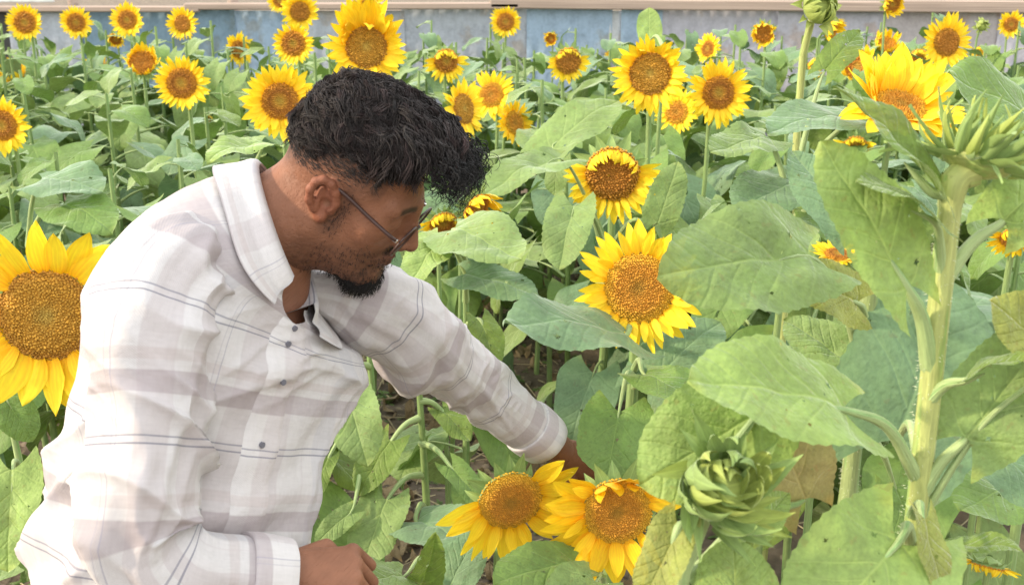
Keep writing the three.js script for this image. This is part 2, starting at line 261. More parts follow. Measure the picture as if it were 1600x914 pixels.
function petalMatrices(st, R, o) {
  const out = []; const tiltF = o.tilt ?? st.tilt, curlF = o.curl ?? st.curl, lenF = o.len ?? st.len ?? (() => 1), pl = o.pl ?? st.pl;
  for (let layer = 0; layer < 2; layer++) {
    const n = layer ? (o.n2 ?? st.n2) : (o.n ?? st.n);
    for (let i = 0; i < n; i++) {
      const a = (i + layer * 0.5 + (R() - 0.5) * 0.7) / n * Math.PI * 2; const skip = R();
      if (o.skip && o.skip(a) > skip) continue;
      const tilt = (tiltF(a) + (R() - 0.5) * 2 * st.spread + layer * 12) * Math.PI / 180, L = pl * lenF(a) * (layer ? 0.8 : 1) * (0.84 + 0.3 * R());
      const rad = V(Math.cos(a), Math.sin(a), 0), tan = V(-Math.sin(a), Math.cos(a), 0), X = rad.clone().multiplyScalar(Math.cos(tilt)).add(V(0, 0, Math.sin(tilt)));
      X.addScaledVector(tan, (R() - 0.5) * 0.3).normalize();
      const roll = (R() - 0.5) * 0.7, Y0 = tan.clone().addScaledVector(X, -tan.dot(X)).normalize(), Z0 = X.clone().cross(Y0), Y = Y0.clone().multiplyScalar(Math.cos(roll)).addScaledVector(Z0, Math.sin(roll)), Z = X.clone().cross(Y);
      const wS = L * (o.wide ?? 1) * (0.9 + 0.25 * R());
      const m = new THREE.Matrix4().makeBasis(X.multiplyScalar(L), Y.multiplyScalar(wS), Z.multiplyScalar(L)); m.setPosition(rad.x * 0.93, rad.y * 0.93, -0.02 + layer * 0.035);
      const c = clamp(Math.round(curlF(a) + (R() - 0.5) * st.cs), 0, 5);
      out.push([m, petals[c][Math.floor(R() * 3)]]);
    }
  }
  return out;
}
const mergedCache = {};
function flowerHead(plant, pos, facing, rad, style, o = {}) {
  const st = styles[style], seed = o.seed ?? 1, R = rngOf(seed * 7919 + 11);
  const h = sub(plant, 'flower_head'); h.position.copy(pos).sub(plant.position); h.scale.setScalar(rad);
  const up = V(0, 1, 0), Z = facing.clone().normalize(), X = up.clone().cross(Z).normalize(), Y = Z.clone().cross(X); h.quaternion.setFromRotationMatrix(new THREE.Matrix4().makeBasis(X, Y, Z)); h.rotateZ(o.roll ?? 0);
  part(h, 'disc', discGeo(o.big ? 900 : o.px > 75 ? 420 : 160, o.tint ?? 'ring'), discMat);
  part(h, 'receptacle', backGeo, bractM);
  const pm = PM[o.petal ?? 'gold'];
  if (o.px > 78) {
    for (const [m, g] of petalMatrices(st, R, o)) { const p = part(h, 'petal', g, pm); m.decompose(p.position, p.quaternion, p.scale); }
  } else {
    const key = style + (o.pl ?? '') + (seed % 6); 
    mergedCache[key] ??= mergeGeometries(petalMatrices(st, R, o).map(([m, g]) => g.clone().applyMatrix4(m)));
    part(h, 'petal_ring', mergedCache[key], pm);
  }
  const bk = 'bracts' + (seed % 3);
  if (!mergedCache[bk]) { const gs = []; for (let i = 0; i < 17; i++) { const a = (i + 0.6 * R()) / 17 * 6.2832, t = (-8 - 18 * R()) * Math.PI / 180, X = V(Math.cos(a) * Math.cos(t), Math.sin(a) * Math.cos(t), Math.sin(t)), Yv = V(-Math.sin(a), Math.cos(a), 0), L = 0.55 + 0.3 * R(); gs.push(bracts[i % 2][i % 2].clone().applyMatrix4(new THREE.Matrix4().makeBasis(X.clone().multiplyScalar(L), Yv.clone().multiplyScalar(L), X.clone().cross(Yv).multiplyScalar(L)).setPosition(Math.cos(a) * 0.82, Math.sin(a) * 0.82, -0.16))); } mergedCache[bk] = mergeGeometries(gs); }
  part(h, 'calyx', mergedCache[bk], bractM);
  return h;
}
function budHead(plant, pos, facing, rad, o = {}) {          // green unopened head wrapped in pointed bracts
  const R = rngOf((o.seed ?? 1) * 331 + 5), h = sub(plant, 'flower_bud'); h.position.copy(pos).sub(plant.position); h.scale.setScalar(rad);
  const Z = facing.clone().normalize(), X = V(0, 1, 0).cross(Z).normalize(), Y = Z.clone().cross(X); h.quaternion.setFromRotationMatrix(new THREE.Matrix4().makeBasis(X, Y, Z));
  part(h, 'receptacle', backGeo, o.pale ? stemPale : bractM);
  const core = new THREE.SphereGeometry(0.8, 20, 12).scale(1, 1, 0.55); const cp = core.attributes.position; for (let i = 0; i < cp.count; i++) { const k = 1 + 0.08 * noise3(cp.getX(i) * 6, cp.getY(i) * 6, cp.getZ(i) * 6); cp.setXYZ(i, cp.getX(i) * k, cp.getY(i) * k, cp.getZ(i) * k); } core.computeVertexNormals();
  part(h, 'bud_core', core, o.core ?? bractYellow);
  const gs = [];
  for (const [n, r0, z0, t0, ci, L0] of o.rings ?? [[12, 0.95, -0.1, 62, 3, 1.25], [11, 0.8, 0.1, 68, 3, 1.0], [8, 0.55, 0.3, 80, 2, 0.7], [11, 0.98, -0.2, 15, 0, 0.75]]) for (let i = 0; i < n; i++) {
    const a = (i + 0.7 * R() + r0) / n * 6.2832, t = (t0 + (R() - 0.5) * (o.big ? 44 : 26)) * Math.PI / 180, X = V(Math.cos(a) * Math.cos(t), Math.sin(a) * Math.cos(t), Math.sin(t)), T = V(-Math.sin(a), Math.cos(a), 0); X.addScaledVector(T, (o.swirl ?? 0.25) + (R() - 0.5) * 0.3).normalize();
    const Yv = T.addScaledVector(X, -T.dot(X)).normalize(), Zv = X.clone().cross(Yv), L = L0 * (0.8 + 0.45 * R()), m = new THREE.Matrix4().makeBasis(X.multiplyScalar(L), Yv.multiplyScalar(L * (o.wide ?? 1.1)), Zv.multiplyScalar(L)).setPosition(Math.cos(a) * r0, Math.sin(a) * r0, z0), g = bracts[o.big ? clamp(ci + Math.floor(R() * 3) - 1, 0, 3) : ci][Math.floor(R() * 2)];
    if (o.big) { const p = part(h, 'bract', g, (r0 < 0.8 ? 0.85 : 0.3) > R() ? bractYellow : bractM); m.decompose(p.position, p.quaternion, p.scale); } else gs.push(g.clone().applyMatrix4(m));
  }
  if (gs.length) part(h, 'bract_ring', mergeGeometries(gs), bractYellow);
  return h;
}

// ---------------------------------------------------------------- leaves on a stalk (unit: blade length)
function leafVariant(seed, nt, ns) {
  const R = rngOf(seed * 101 + 3), rise = 0.15 + 0.35 * R(), pl = 0.35 + 0.25 * R(), e = V(pl * Math.cos(rise), pl * Math.sin(rise) - 0.03, 0);
  const b = bladeGeo({ W: 0.43 + 0.09 * R(), fold: 0.08 + 0.3 * R(), bend: 0.5 + 0.9 * R(), ripple: 0.02 + 0.035 * R(), seed, nt, ns });
  b.rotateX((R() - 0.5) * 0.5); const rz = lerp(0.15, -0.75, R()); b.rotateZ(rz); b.translate(e.x, e.y, 0);
  return { blade: b, petiole: tube([V(0, 0, 0), V(e.x * 0.5, e.y * 0.75, 0.01), e, e.clone().addScaledVector(V(1, -0.1, 0).applyAxisAngle(V(0, 0, 1), rz), 0.09)], [0.024, 0.018, 0.014, 0.002], 8, 6) };
}
const nearLeaves = Array.from({ length: 12 }, (_, i) => leafVariant(i + 1, 16, 6)), farLeaves = Array.from({ length: 8 }, (_, i) => leafVariant(i + 31, 9, 3));
function addLeaf(plant, y, yaw, s, far, R, mat, x = 0, z = 0) {
  const lib = far ? farLeaves : nearLeaves, v = lib[Math.floor(R() * lib.length)], g = sub(plant, 'leaf'); g.position.set(x, y, z); g.rotation.set((R() - 0.5) * 0.3, yaw, (R() - 0.6) * 0.35); g.scale.setScalar(s);
  part(g, 'blade', v.blade, mat ?? leafMix[Math.floor(R() * leafMix.length)]); part(g, 'petiole', v.petiole, petioleM); return g;
}
function placedLeaf(plant, { at, base, tip, n = [0, 0.5, 0.9], w = 0.47, fold = 0.2, bend = 0.4, ripple = 0.03, mat = LM.mid, seed = 1, pr = 0.0065, lobe, baseP, side }) {
  const B = P(...base), T = P(...tip), X = T.clone().sub(B), L = X.length(), g = sub(plant, 'leaf');
  const chord = Math.abs(bend) < 1e-3 ? 1 : 2 * Math.sin(bend / 2) / bend; const Nv = D(...n).normalize();
  const m = lookBasis(X, Nv), tilt = new THREE.Matrix4().makeRotationZ(bend / 2); m.multiply(tilt); m.scale(V(L / chord, L / chord, L / chord)); m.setPosition(B.clone().sub(plant.position));
  const b = part(g, 'blade', bladeGeo({ W: w, fold, bend, ripple, seed, nt: 34, ns: 12, lobe, base: baseP, side }), mat); m.decompose(b.position, b.quaternion, b.scale);
  if (at) { const A0 = P(...at), on = stemAt.get(plant), A = (on ? on(A0.y) : A0).clone().sub(plant.position), Bl = B.clone().sub(plant.position), mid = A.clone().lerp(Bl, 0.5).add(V(0, A.distanceTo(Bl) * 0.13, 0)), into = Bl.clone().addScaledVector(X, 0.3).addScaledVector(Nv, -0.012 * L); part(g, 'petiole', tube([A, mid, Bl.clone().addScaledVector(Nv, -pr * 0.3), into], [pr * 1.3, pr, pr * 0.85, pr * 0.55, 0.0006], 18, 9), petioleM); }
  return g;
}
const stemAt = new Map();      // where a plant's stem stands at a height
const ribbed = (a) => 1 + 0.075 * Math.cos(a * 7) + 0.03 * Math.cos(a * 13 + 1);
function addStem(plant, pts, r0, r1, mat = stemM, nSeg = 14) { return part(plant, 'stem', tube(pts.map((p) => p.clone().sub(plant.position)), [r0, lerp(r0, r1, 0.45), r1], nSeg, r0 > 0.013 ? 20 : 9, r0 > 0.013 ? ribbed : undefined), mat); }

function sunflower(px, py, dia, yaw, pitch, style, label, o = {}) {
  const seed = o.seed ?? Math.round(px * 3 + py * 7), R = rngOf(seed), S = o.size ?? 0.19, d = o.d ?? S * FOCAL / dia, st = styles[style];
  const c = P(px, py, d), size = dia / FOCAL * d, pl = o.pl ?? (st ? st.pl : 1), tiltC = style === 'cup' || style === 'closed' ? 0.55 : 0.93, rad = o.rad ?? size / 2 / (0.93 + pl * tiltC);
  const ya = yaw * Math.PI / 180, pa = pitch * Math.PI / 180, f = V(Math.sin(ya) * Math.cos(pa), Math.sin(pa), Math.cos(ya) * Math.cos(pa));
  const back = c.clone().addScaledVector(f, -rad * 0.58), base = o.base ? P(...o.base).setY(-0.03) : V(back.x - f.x * 0.06 + (R() - 0.5) * 0.1, -0.03, back.z - f.z * 0.08 + (R() - 0.5) * 0.1);
  const t = thing(o.name ?? 'sunflower_plant', label, 'sunflower', base, o.group);
  const neck = back.clone().addScaledVector(f, -rad * 0.7).add(V(0, -rad * (o.hang ?? 0.55), 0)), low = neck.clone().lerp(base, 0.22); low.x = lerp(neck.x, base.x, 0.15); low.z = lerp(neck.z, base.z, 0.15);
  const midp = low.clone().lerp(base, 0.5); midp.x += (R() - 0.5) * 0.03;
  stemAt.set(t, (y) => { const pts = [base, midp, low, neck]; for (let i = 0; i < 3; i++) if (y <= pts[i + 1].y || i === 2) { const k = clamp((y - pts[i].y) / (pts[i + 1].y - pts[i].y), 0, 1); return pts[i].clone().lerp(pts[i + 1], k); } });
  const sr = o.sr ?? clamp(rad * 0.16, 0.006, 0.014); addStem(t, [base, midp, low, neck, back], sr * 1.15, sr * 0.8, o.stem ?? stemM, 18);
  if (style === 'bud') budHead(t, c, f, rad, { seed, ...o }); else flowerHead(t, c, f, rad, style, { seed, px: dia, ...o });
  const nl = o.leaves ?? 10, top = low.y; let yw = R() * 6.28;
  for (let i = 0; i < nl; i++) {
    const q = (i + 0.4 * R()) / nl, y = lerp(top - 0.02, top * 0.38, q), k = clamp((top - y) / (top + 0.03), 0, 1), s = (o.ls ?? 1) * lerp(0.13, 0.215, sstep(0, 0.4, q)) * (0.8 + 0.4 * R()); yw += 2.4 + (R() - 0.5) * 0.5;
    const sx = lerp(low.x, base.x, k) - base.x, sz = lerp(low.z, base.z, k) - base.z;
    addLeaf(t, y + 0.03, yw, s, d > 4.2, R, null, sx, sz);
  }
  return t;
}

// ---------------------------------------------------------------- the blooms, one by one
const E_ = [];
const far = 'field';
const bl = (...a) => sunflower(...a);
// back row along the fence
bl(38, 35, 58, 4, 8, 'full', 'round sunflower at the far left end of the row by the fence', { pl: 0.85 });
bl(118, 35, 51, 8, 6, 'full', 'small round sunflower second from left along the fence', { pl: 0.95 });
bl(198, 31, 55, -2, 8, 'full', 'sunflower by the blue sheet just above a half open bloom', { pl: 1 });
bl(180, 61, 30, 10, -25, 'cup', 'small half open yellow bloom nodding under a back row sunflower', { size: 0.11, leaves: 4 });
bl(284, 37, 54, -12, 2, 'open', 'ragged sunflower against the blue sheet, fourth along the fence', { tint: 'brown' });
bl(372, 77, 54, 48, 6, 'open', 'narrow sunflower turned to the right beside the bloom pair', {});
bl(458, 68, 66, -5, 8, 'full', 'sunflower with a pale green centre left of the dark hair', { pl: 0.85 });
bl(468, 18, 60, 6, -4, 'full', 'sunflower right above the one with a pale green centre', { tint: 'brown', d: 5.8 });
bl(436, 1, 40, -10, 0, 'open', 'sunflower cut by the top edge above the blue fence', { d: 6.4 });
bl(572, 73, 138, 5, 14, 'shaggy', 'shaggy sunflower with long wild petals rising over the dark hair', { size: 0.27, tint: 'golden', petal: 'lemon', roll: 0.05, len: (a) => 0.9 + 0.55 * Math.max(0, Math.sin(a)) });
bl(577, 6, 48, 0, 0, 'open', 'sunflower peeking out above the shaggy one at the top edge', { d: 6.3 });
bl(283, 130, 87, 2, 8, 'full', 'round bright sunflower standing alone left of the bent shoulder', { pl: 0.95 });
bl(437, 158, 120, 8, 8, 'full', 'large sunflower with green centre close behind the dark hair', { pl: 1.2, wide: 1.1 });
bl(221, 98, 62, 15, 35, 'cup', 'orange brown sunflower looking upwards behind the lone round one', { tint: 'brown', size: 0.18 });
bl(22, 116, 52, -10, 50, 'cup', 'orange sunflower looking upwards at the left edge', { tint: 'orange', size: 0.18 });
bl(153, 108, 42, 20, 40, 'cup', 'small orange sunflower half buried in leaves on the left', { size: 0.16, tint: 'orange' });
bl(140, 145, 34, -30, 20, 'closed', 'withered little bloom among leaves below the orange ones', { size: 0.14, tint: 'brown' });
bl(2, 196, 92, 0, 5, 'full', 'sunflower cut by the left edge above the huge bloom', { pl: 1.05 });
bl(308, 188, 52, 50, -45, 'cup', 'drooping orange bloom seen from its side under the lone round sunflower', { tint: 'orange', size: 0.16, petal: 'deep' });
bl(50, 206, 22, 20, 15, 'closed', 'tiny yellow bud beside the cut sunflower at the left', { size: 0.08, leaves: 4 });
bl(100, 83, 22, 0, 20, 'bud', 'tiny yellow green bud under the back row on the left', { size: 0.09, leaves: 5 });
bl(697, 95, 68, 10, -4, 'droop', 'sunflower with top petals folded over, right of the shaggy one', { tint: 'ring' });
bl(790, 34, 50, 0, 4, 'full', 'small round sunflower alone in front of the grey fence', { pl: 0.95 });
bl(793, 84, 26, 10, 5, 'open', 'tiny pale sunflower right below the lone round one by the fence', { size: 0.12, petal: 'lemon', leaves: 5 });
bl(768, 148, 80, -20, 22, 'open', 'tilted sunflower half hidden by a leaf right of the hair', { size: 0.2, tint: 'orange' });
bl(804, 192, 74, 42, 15, 'open', 'orange sunflower turned aside below the tilted one near the curls', { size: 0.18, tint: 'orange', petal: 'deep' });
bl(724, 170, 96, 55, 12, 'open', 'sunflower half hidden behind the hair, turned to the right', { size: 0.2, tint: 'golden' });
bl(888, 95, 68, 15, -6, 'droop', 'sunflower with a large bare brown disc in front of the blue sheet', { tint: 'brown', pl: 0.75 });
bl(861, 60, 26, -15, 0, 'cup', 'tiny bloom just over the bare brown disc, left of two', { size: 0.11, leaves: 3 });
bl(884, 56, 18, 10, 5, 'cup', 'tiny bloom just over the bare brown disc, right of two', { size: 0.08, leaves: 3 });
bl(1016, 115, 126, -8, 12, 'shaggy', 'wide golden sunflower with a smooth disc under a tall round leaf', { size: 0.23, tint: 'golden', petal: 'lemon', pl: 1.05 });
bl(1107, 76, 50, -52, 12, 'open', 'small sunflower turned left above the bright round one', { size: 0.17 });
bl(1123, 145, 106, 8, 8, 'full', 'bright round sunflower on a tall bare stem right of the middle', { size: 0.2, pl: 1.15 });
bl(1194, 52, 46, -20, -10, 'cup', 'half open sunflower against the grey fence left of the tall bud', { size: 0.15, tint: 'brown', leaves: 5 });
bl(960, 84, 30, -40, 5, 'cup', 'little yellow bloom left of the wide golden sunflower', { size: 0.13, leaves: 3 });
bl(1058, 176, 74, -30, 20, 'open', 'yellow bloom hidden behind a leaf between the two bright sunflowers', { size: 0.19, tint: 'orange' });
bl(1225, 101, 24, 0, 40, 'closed', 'tiny closed yellow bloom beside the tall pale stem', { size: 0.09, leaves: 3 });
bl(1300, 47, 48, 45, -10, 'cup', 'orange sunflower behind the tall green bud', { size: 0.16, tint: 'orange', d: 5.6 });
bl(1395, 6, 42, 10, -12, 'cup', 'sunflower hanging at the top edge right of the tall bud', { size: 0.14, leaves: 5 });
bl(1480, 66, 88, 10, 6, 'open', 'sharp petalled sunflower with a dark disc at the upper right', { size: 0.2, tint: 'brown' });
bl(1437, 90, 52, -15, -15, 'droop', 'withering sunflower left of the sharp petalled one', { size: 0.17, tint: 'brown' });
bl(1386, 70, 48, -10, 45, 'cup', 'sunflower rim showing above a blue green leaf at the upper right', { size: 0.17, tint: 'orange' });
bl(1525, 86, 32, 40, 10, 'cup', 'small yellow bloom right of the sharp petalled sunflower', { size: 0.13, leaves: 4 });
bl(1581, 38, 44, -8, 2, 'open', 'small sunflower in the far right corner by the fence', { size: 0.17 });
bl(1342, 104, 66, -30, 30, 'cup', 'yellow bloom just left above the big unfolding one', { size: 0.18 });
bl(1268, 110, 40, 60, 20, 'cup', 'slim yellow bloom seen sideways next to the tall pale stem', { size: 0.14, leaves: 3 });
bl(1285, 148, 28, -30, 10, 'closed', 'little closed yellow bloom left of the big unfolding one', { size: 0.1, leaves: 3 });
bl(1408, 165, 185, 12, 62, 'full', 'big bright yellow sunflower seen from the side, petals unfolding upwards', { size: 0.22, d: 1.95, tint: 'orange', petal: 'lemon', tilt: (a) => Math.sin(a) > 0 ? 46 : 14, wide: 1.35, rad: 0.045, pl: 1.75, n: 30, n2: 22, leaves: 5 });
bl(1337, 226, 62, -10, -30, 'droop', 'yellow bloom hanging behind the long bent leaf', { size: 0.15 });
bl(1310, 398, 82, 0, 78, 'open', 'flat sunflower facing the sky, seen edge on', { d: 1.5, leaves: 0 });
bl(1588, 372, 84, -20, -35, 'droop', 'orange yellow bloom nodding at the right edge', { d: 1.62, petal: 'deep', leaves: 0 });
bl(1545, 884, 90, -30, -65, 'droop', 'yellow petals of a nodding bloom under leaves at the bottom right', { size: 0.15, leaves: 0, d: 1.75 });
bl(1180, 178, 24, 0, 10, 'closed', 'small yellow bud right of the bright round sunflower', { size: 0.1, leaves: 4 });
bl(1212, 262, 22, 0, 10, 'closed', 'small orange bud between leaves left of the pale stem', { size: 0.08, petal: 'deep', leaves: 3 });
bl(692, 348, 80, 20, -30, 'droop', 'nodding yellow bloom just below the curls and glasses', { size: 0.15, d: 2.5, leaves: 2 });
bl(744, 326, 78, 45, -20, 'cup', 'wilted yellow bloom right of the curls above a round leaf', { size: 0.14, d: 2.45, petal: 'deep', leaves: 3 });
bl(785, 330, 34, 20, 0, 'closed', 'small orange bloom right of the wilted one behind the round leaf', { size: 0.1, petal: 'deep', leaves: 2 });
bl(1055, 180, 30, 30, 0, 'closed', 'little bud with brown tip behind the bright round sunflower', { size: 0.11, leaves: 3 });
// middle distance and foreground blooms
const folded = bl(957, 272, 122, -8, -2, 'droop', 'drooping sunflower whose pale upper petals fold over a brown disc', { size: 0.21, tint: 'brown', petal: 'lemon', rad: 0.074, pl: 0.9, n: 34, n2: 26, leaves: 7 });
const central = bl(999, 450, 196, -6, 14, 'full', 'large open sunflower in the middle, partly covered by a big leaf', { size: 0.225, tint: 'orange', big: true, rad: 0.064, pl: 0.95, leaves: 0, sr: 0.012 });
const huge = bl(72, 492, 310, 10, 6, 'open', 'huge sunflower with wide separate petals at the left edge', { d: 1.72, tint: 'golden', big: true, rad: 0.073, pl: 1.2, n: 23, n2: 9, wide: 1.38, leaves: 8, skip: (a) => (Math.sin(a) > 0.2 ? 0.35 : 0), sr: 0.014 });
const picked = bl(965, 800, 240, 2, 4, 'open', 'sunflower held by the reaching hand', { d: 1.78, tint: 'orange', big: true, rad: 0.056, pl: 1.35, n: 24, n2: 14, wide: 1.3, leaves: 0, petal: 'deep', skip: (a) => { const s = Math.sin(a), c = Math.cos(a); return c > 0.45 && s < 0.3 ? 0.9 : s > 0.75 ? 0.35 : 0; }, tilt: (a) => Math.sin(a) > 0.75 ? 70 : 14, len: (a) => Math.sin(a) > 0.6 ? 0.8 : 1 });
const beside = bl(798, 783, 225, 14, -6, 'open', 'sunflower left of the held one, petals hanging to the left', { d: 1.86, tint: 'orange', big: true, rad: 0.055, pl: 1.35, n: 26, n2: 14, wide: 1.15, leaves: 0, skip: (a) => { const s = Math.sin(a), c = Math.cos(a); return (s > 0.25 && c < 0.6) ? 1 : 0; }, tilt: () => 6 });
bl(1280, 12, 64, 15, 25, 'bud', 'green bud on a tall pale stem reaching the top edge', { d: 2.1, rad: 0.032, leaves: 0, stem: stemPale, sr: 0.009, base: [1232, 300, 2.2] });
bl(1535, 40, 32, 0, 20, 'bud', 'small green bud right of the sharp petalled sunflower', { size: 0.1, leaves: 4 });

// ---------------------------------------------------------------- leaves told apart in the middle distance
placedLeaf(central, { at: [988, 560, 2.0], base: [975, 525, 1.95], tip: [786, 512, 1.78], n: [-0.1, 0.75, 0.65], w: 0.36, fold: 0.1, bend: 0.5, mat: LM.blue, seed: 3 });
placedLeaf(central, { at: [988, 620, 2.05], base: [968, 640, 1.9], tip: [948, 752, 1.82], n: [0, 0.5, 0.85], w: 0.6, fold: 0.15, bend: 0.5, mat: LM.mid, seed: 5 });
placedLeaf(central, { at: [990, 640, 2.05], base: [1015, 600, 2.1], tip: [1128, 500, 2.15], n: [-0.1, 0.6, 0.8], w: 0.46, fold: 0.12, mat: LM.blue, seed: 6 });
placedLeaf(central, { at: [990, 610, 2.05], base: [1008, 585, 1.95], tip: [1095, 640, 1.85], n: [0.2, 0.7, 0.7], w: 0.5, mat: LM.mid, seed: 7 });
placedLeaf(folded, { at: [930, 470, 2.9], base: [897, 322, 2.75], tip: [874, 424, 2.65], n: [-0.2, 0.3, 0.9], w: 0.42, fold: 0.35, mat: LM.grey, seed: 8 });
placedLeaf(folded, { at: [945, 430, 2.9], base: [1028, 348, 2.85], tip: [1060, 252, 2.85], n: [0.1, 0.3, 0.9], w: 0.36, fold: 0.2, mat: LM.grey, seed: 9 });
placedLeaf(folded, { at: [930, 480, 2.9], base: [874, 246, 2.9], tip: [752, 312, 2.75], n: [0, 0.8, 0.6], w: 0.3, fold: 0.2, bend: 0.6, mat: LM.grey, seed: 10 });
placedLeaf(folded, { at: [930, 440, 2.9], base: [862, 230, 3.1], tip: [968, 158, 3.2], n: [0, 0.8, 0.6], w: 0.42, fold: 0.15, bend: 0.5, mat: LM.grey, seed: 17 });
function leafyPlant(px, d, h, nl, label, o = {}) {
  const R = rngOf(Math.round(px * 13 + d * 977)), g = P(px, 400, d), base = V(g.x, -0.03, g.z);
  const t = thing('leafy_sunflower_plant', label, 'plant', base, o.group);
  const top = V(base.x + (R() - 0.5) * 0.06, h, base.z + (R() - 0.5) * 0.06); stemAt.set(t, (y) => base.clone().lerp(top, clamp((y - base.y) / (top.y - base.y), 0, 1))); addStem(t, [base, base.clone().lerp(top, 0.5).add(V((R() - 0.5) * 0.03, 0, 0)), top], o.sr ?? 0.011, 0.006, o.stem ?? stemM, 8);
  let yw = R() * 6.28;
  for (let i = 0; i < nl; i++) { const q = (i + 0.4 * R()) / nl, k = lerp(0, 0.58, q), s = (o.ls ?? 1) * lerp(0.10, 0.20, sstep(0, 0.35, q)) * (0.85 + 0.4 * R()); yw += 2.4 + (R() - 0.5) * 0.6; addLeaf(t, lerp(h, 0, k) + 0.01, yw, s, d > 4.2, R, null, lerp(top.x - base.x, 0, k), lerp(top.z - base.z, 0, k)); }
  return t;
}
const curlStem = leafyPlant(717, 2.35, 1.02, 0, 'leafy plant on a bare stem right of the glasses, round leaf on top', {});
placedLeaf(curlStem, { at: [722, 380, 2.35], base: [708, 358, 2.3], tip: [815, 408, 2.15], n: [0.1, 0.6, 0.75], w: 0.46, fold: 0.1, mat: LM.grey, seed: 11 });
placedLeaf(curlStem, { at: [718, 470, 2.4], base: [728, 430, 2.3], tip: [842, 468, 2.2], n: [0, 0.7, 0.7], w: 0.34, fold: 0.2, mat: LM.blue, seed: 12 });
placedLeaf(curlStem, { at: [716, 420, 2.4], base: [690, 372, 2.3], tip: [638, 448, 2.2], n: [-0.3, 0.4, 0.9], w: 0.4, mat: LM.pale, seed: 13 });
placedLeaf(curlStem, { at: [716, 500, 2.45], base: [750, 500, 2.4], tip: [775, 575, 2.35], n: [0.3, 0.3, 0.9], w: 0.4, mat: LM.fresh, seed: 14 });
for (let i = 0; i < 3; i++) { const R = rngOf(i + 50); addLeaf(curlStem, 0.72 - i * 0.09, i * 2.2 + 0.7, 0.14, false, R, LM.mid); }
const armStem = leafyPlant(657, 2.3, 0.86, 0, 'leafy plant on a yellow green stem crossing below the outstretched arm', { sr: 0.0115 });
placedLeaf(armStem, { at: [656, 738, 2.45], base: [604, 782, 2.3], tip: [566, 892, 2.2], n: [-0.1, 0.5, 0.85], w: 0.45, fold: 0.25, mat: LM.grey, seed: 15 });
placedLeaf(armStem, { at: [657, 690, 2.42], base: [705, 730, 2.35], tip: [760, 800, 2.3], n: [0.2, 0.6, 0.7], w: 0.35, fold: 0.4, mat: LM.mid, seed: 16 });
placedLeaf(armStem, { at: [657, 780, 2.5], base: [650, 815, 2.3], tip: [748, 868, 2.1], n: [0, 0.8, 0.5], w: 0.42, fold: 0.3, mat: LM.blue, seed: 18 });
placedLeaf(armStem, { at: [657, 650, 2.4], base: [610, 690, 2.35], tip: [560, 775, 2.3], n: [-0.2, 0.5, 0.8], w: 0.42, mat: LM.fresh, seed: 19 });
placedLeaf(armStem, { at: [657, 620, 2.4], base: [690, 640, 2.4], tip: [735, 690, 2.35], n: [0.2, 0.5, 0.8], w: 0.4, mat: LM.fresh, seed: 20 });
const chestStem = leafyPlant(566, 2.3, 0.95, 0, 'leafy plant close to the shirt front with one long hanging leaf', {});
placedLeaf(chestStem, { at: [566, 575, 2.35], base: [541, 606, 2.2], tip: [574, 728, 2.1], n: [0, 0.45, 0.9], w: 0.38, fold: 0.2, bend: 0.5, mat: LM.grey, seed: 21 });
placedLeaf(chestStem, { at: [566, 640, 2.4], base: [512, 716, 2.3], tip: [484, 786, 2.25], n: [0, 0.5, 0.8], w: 0.3, mat: LM.fresh, seed: 22 });
placedLeaf(chestStem, { at: [566, 700, 2.45], base: [548, 800, 2.25], tip: [492, 850, 2.2], n: [0, 0.5, 0.8], w: 0.36, mat: LM.grey, seed: 23 });
const lowStem = leafyPlant(672, 2.0, 0.5, 0, 'low leafy plant at the bottom edge left of the two front sunflowers', {});
placedLeaf(lowStem, { at: [672, 914, 2.0], base: [652, 920, 1.95], tip: [682, 835, 1.85], n: [0.3, 0.3, 0.9], w: 0.26, fold: 0.5, mat: LM.fresh, seed: 24 });
placedLeaf(lowStem, { at: [672, 930, 2.0], base: [700, 920, 1.95], tip: [752, 830, 2.0], n: [-0.2, 0.7, 0.7], w: 0.5, mat: LM.blue, seed: 25 });
placedLeaf(lowStem, { at: [672, 940, 2.0], base: [630, 900, 1.9], tip: [560, 915, 1.8], n: [0, 0.7, 0.7], w: 0.5, mat: LM.grey, seed: 26 });
placedLeaf(picked, { at: [950, 930, 1.9], base: [900, 880, 1.75], tip: [770, 915, 1.65], n: [0, 0.8, 0.6], w: 0.4, mat: LM.mid, seed: 27 });
placedLeaf(picked, { at: [950, 945, 1.9], base: [930, 910, 1.7], tip: [850, 980, 1.6], n: [0, 0.7, 0.7], w: 0.5, mat: LM.grey, seed: 28 });
const edgeStem = leafyPlant(-10, 1.75, 0.78, 0, 'leafy plant in the lower left corner beside the shirt', {});
placedLeaf(edgeStem, { at: [5, 720, 1.75], base: [18, 735, 1.65], tip: [12, 895, 1.6], n: [0.1, 0.4, 0.9], w: 0.42, mat: LM.pale, seed: 29 });
placedLeaf(edgeStem, { at: [-5, 690, 1.8], base: [5, 620, 1.85], tip: [50, 690, 1.85], n: [0.2, 0.5, 0.8], w: 0.5, mat: LM.mid, seed: 30 });
placedLeaf(edgeStem, { at: [0, 760, 1.8], base: [30, 830, 1.75], tip: [75, 900, 1.75], n: [0.2, 0.5, 0.8], w: 0.45, mat: LM.mid, seed: 31 });
const blueLeafPlant = leafyPlant(55, 2.7, 0.98, 4, 'plant with one broad blue green leaf above the huge sunflower', {});
placedLeaf(blueLeafPlant, { at: [52, 310, 2.7], base: [60, 285, 2.55], tip: [160, 300, 2.45], n: [0.05, 0.75, 0.65], w: 0.44, fold: 0.1, bend: 0.6, mat: LM.blue, seed: 32 });
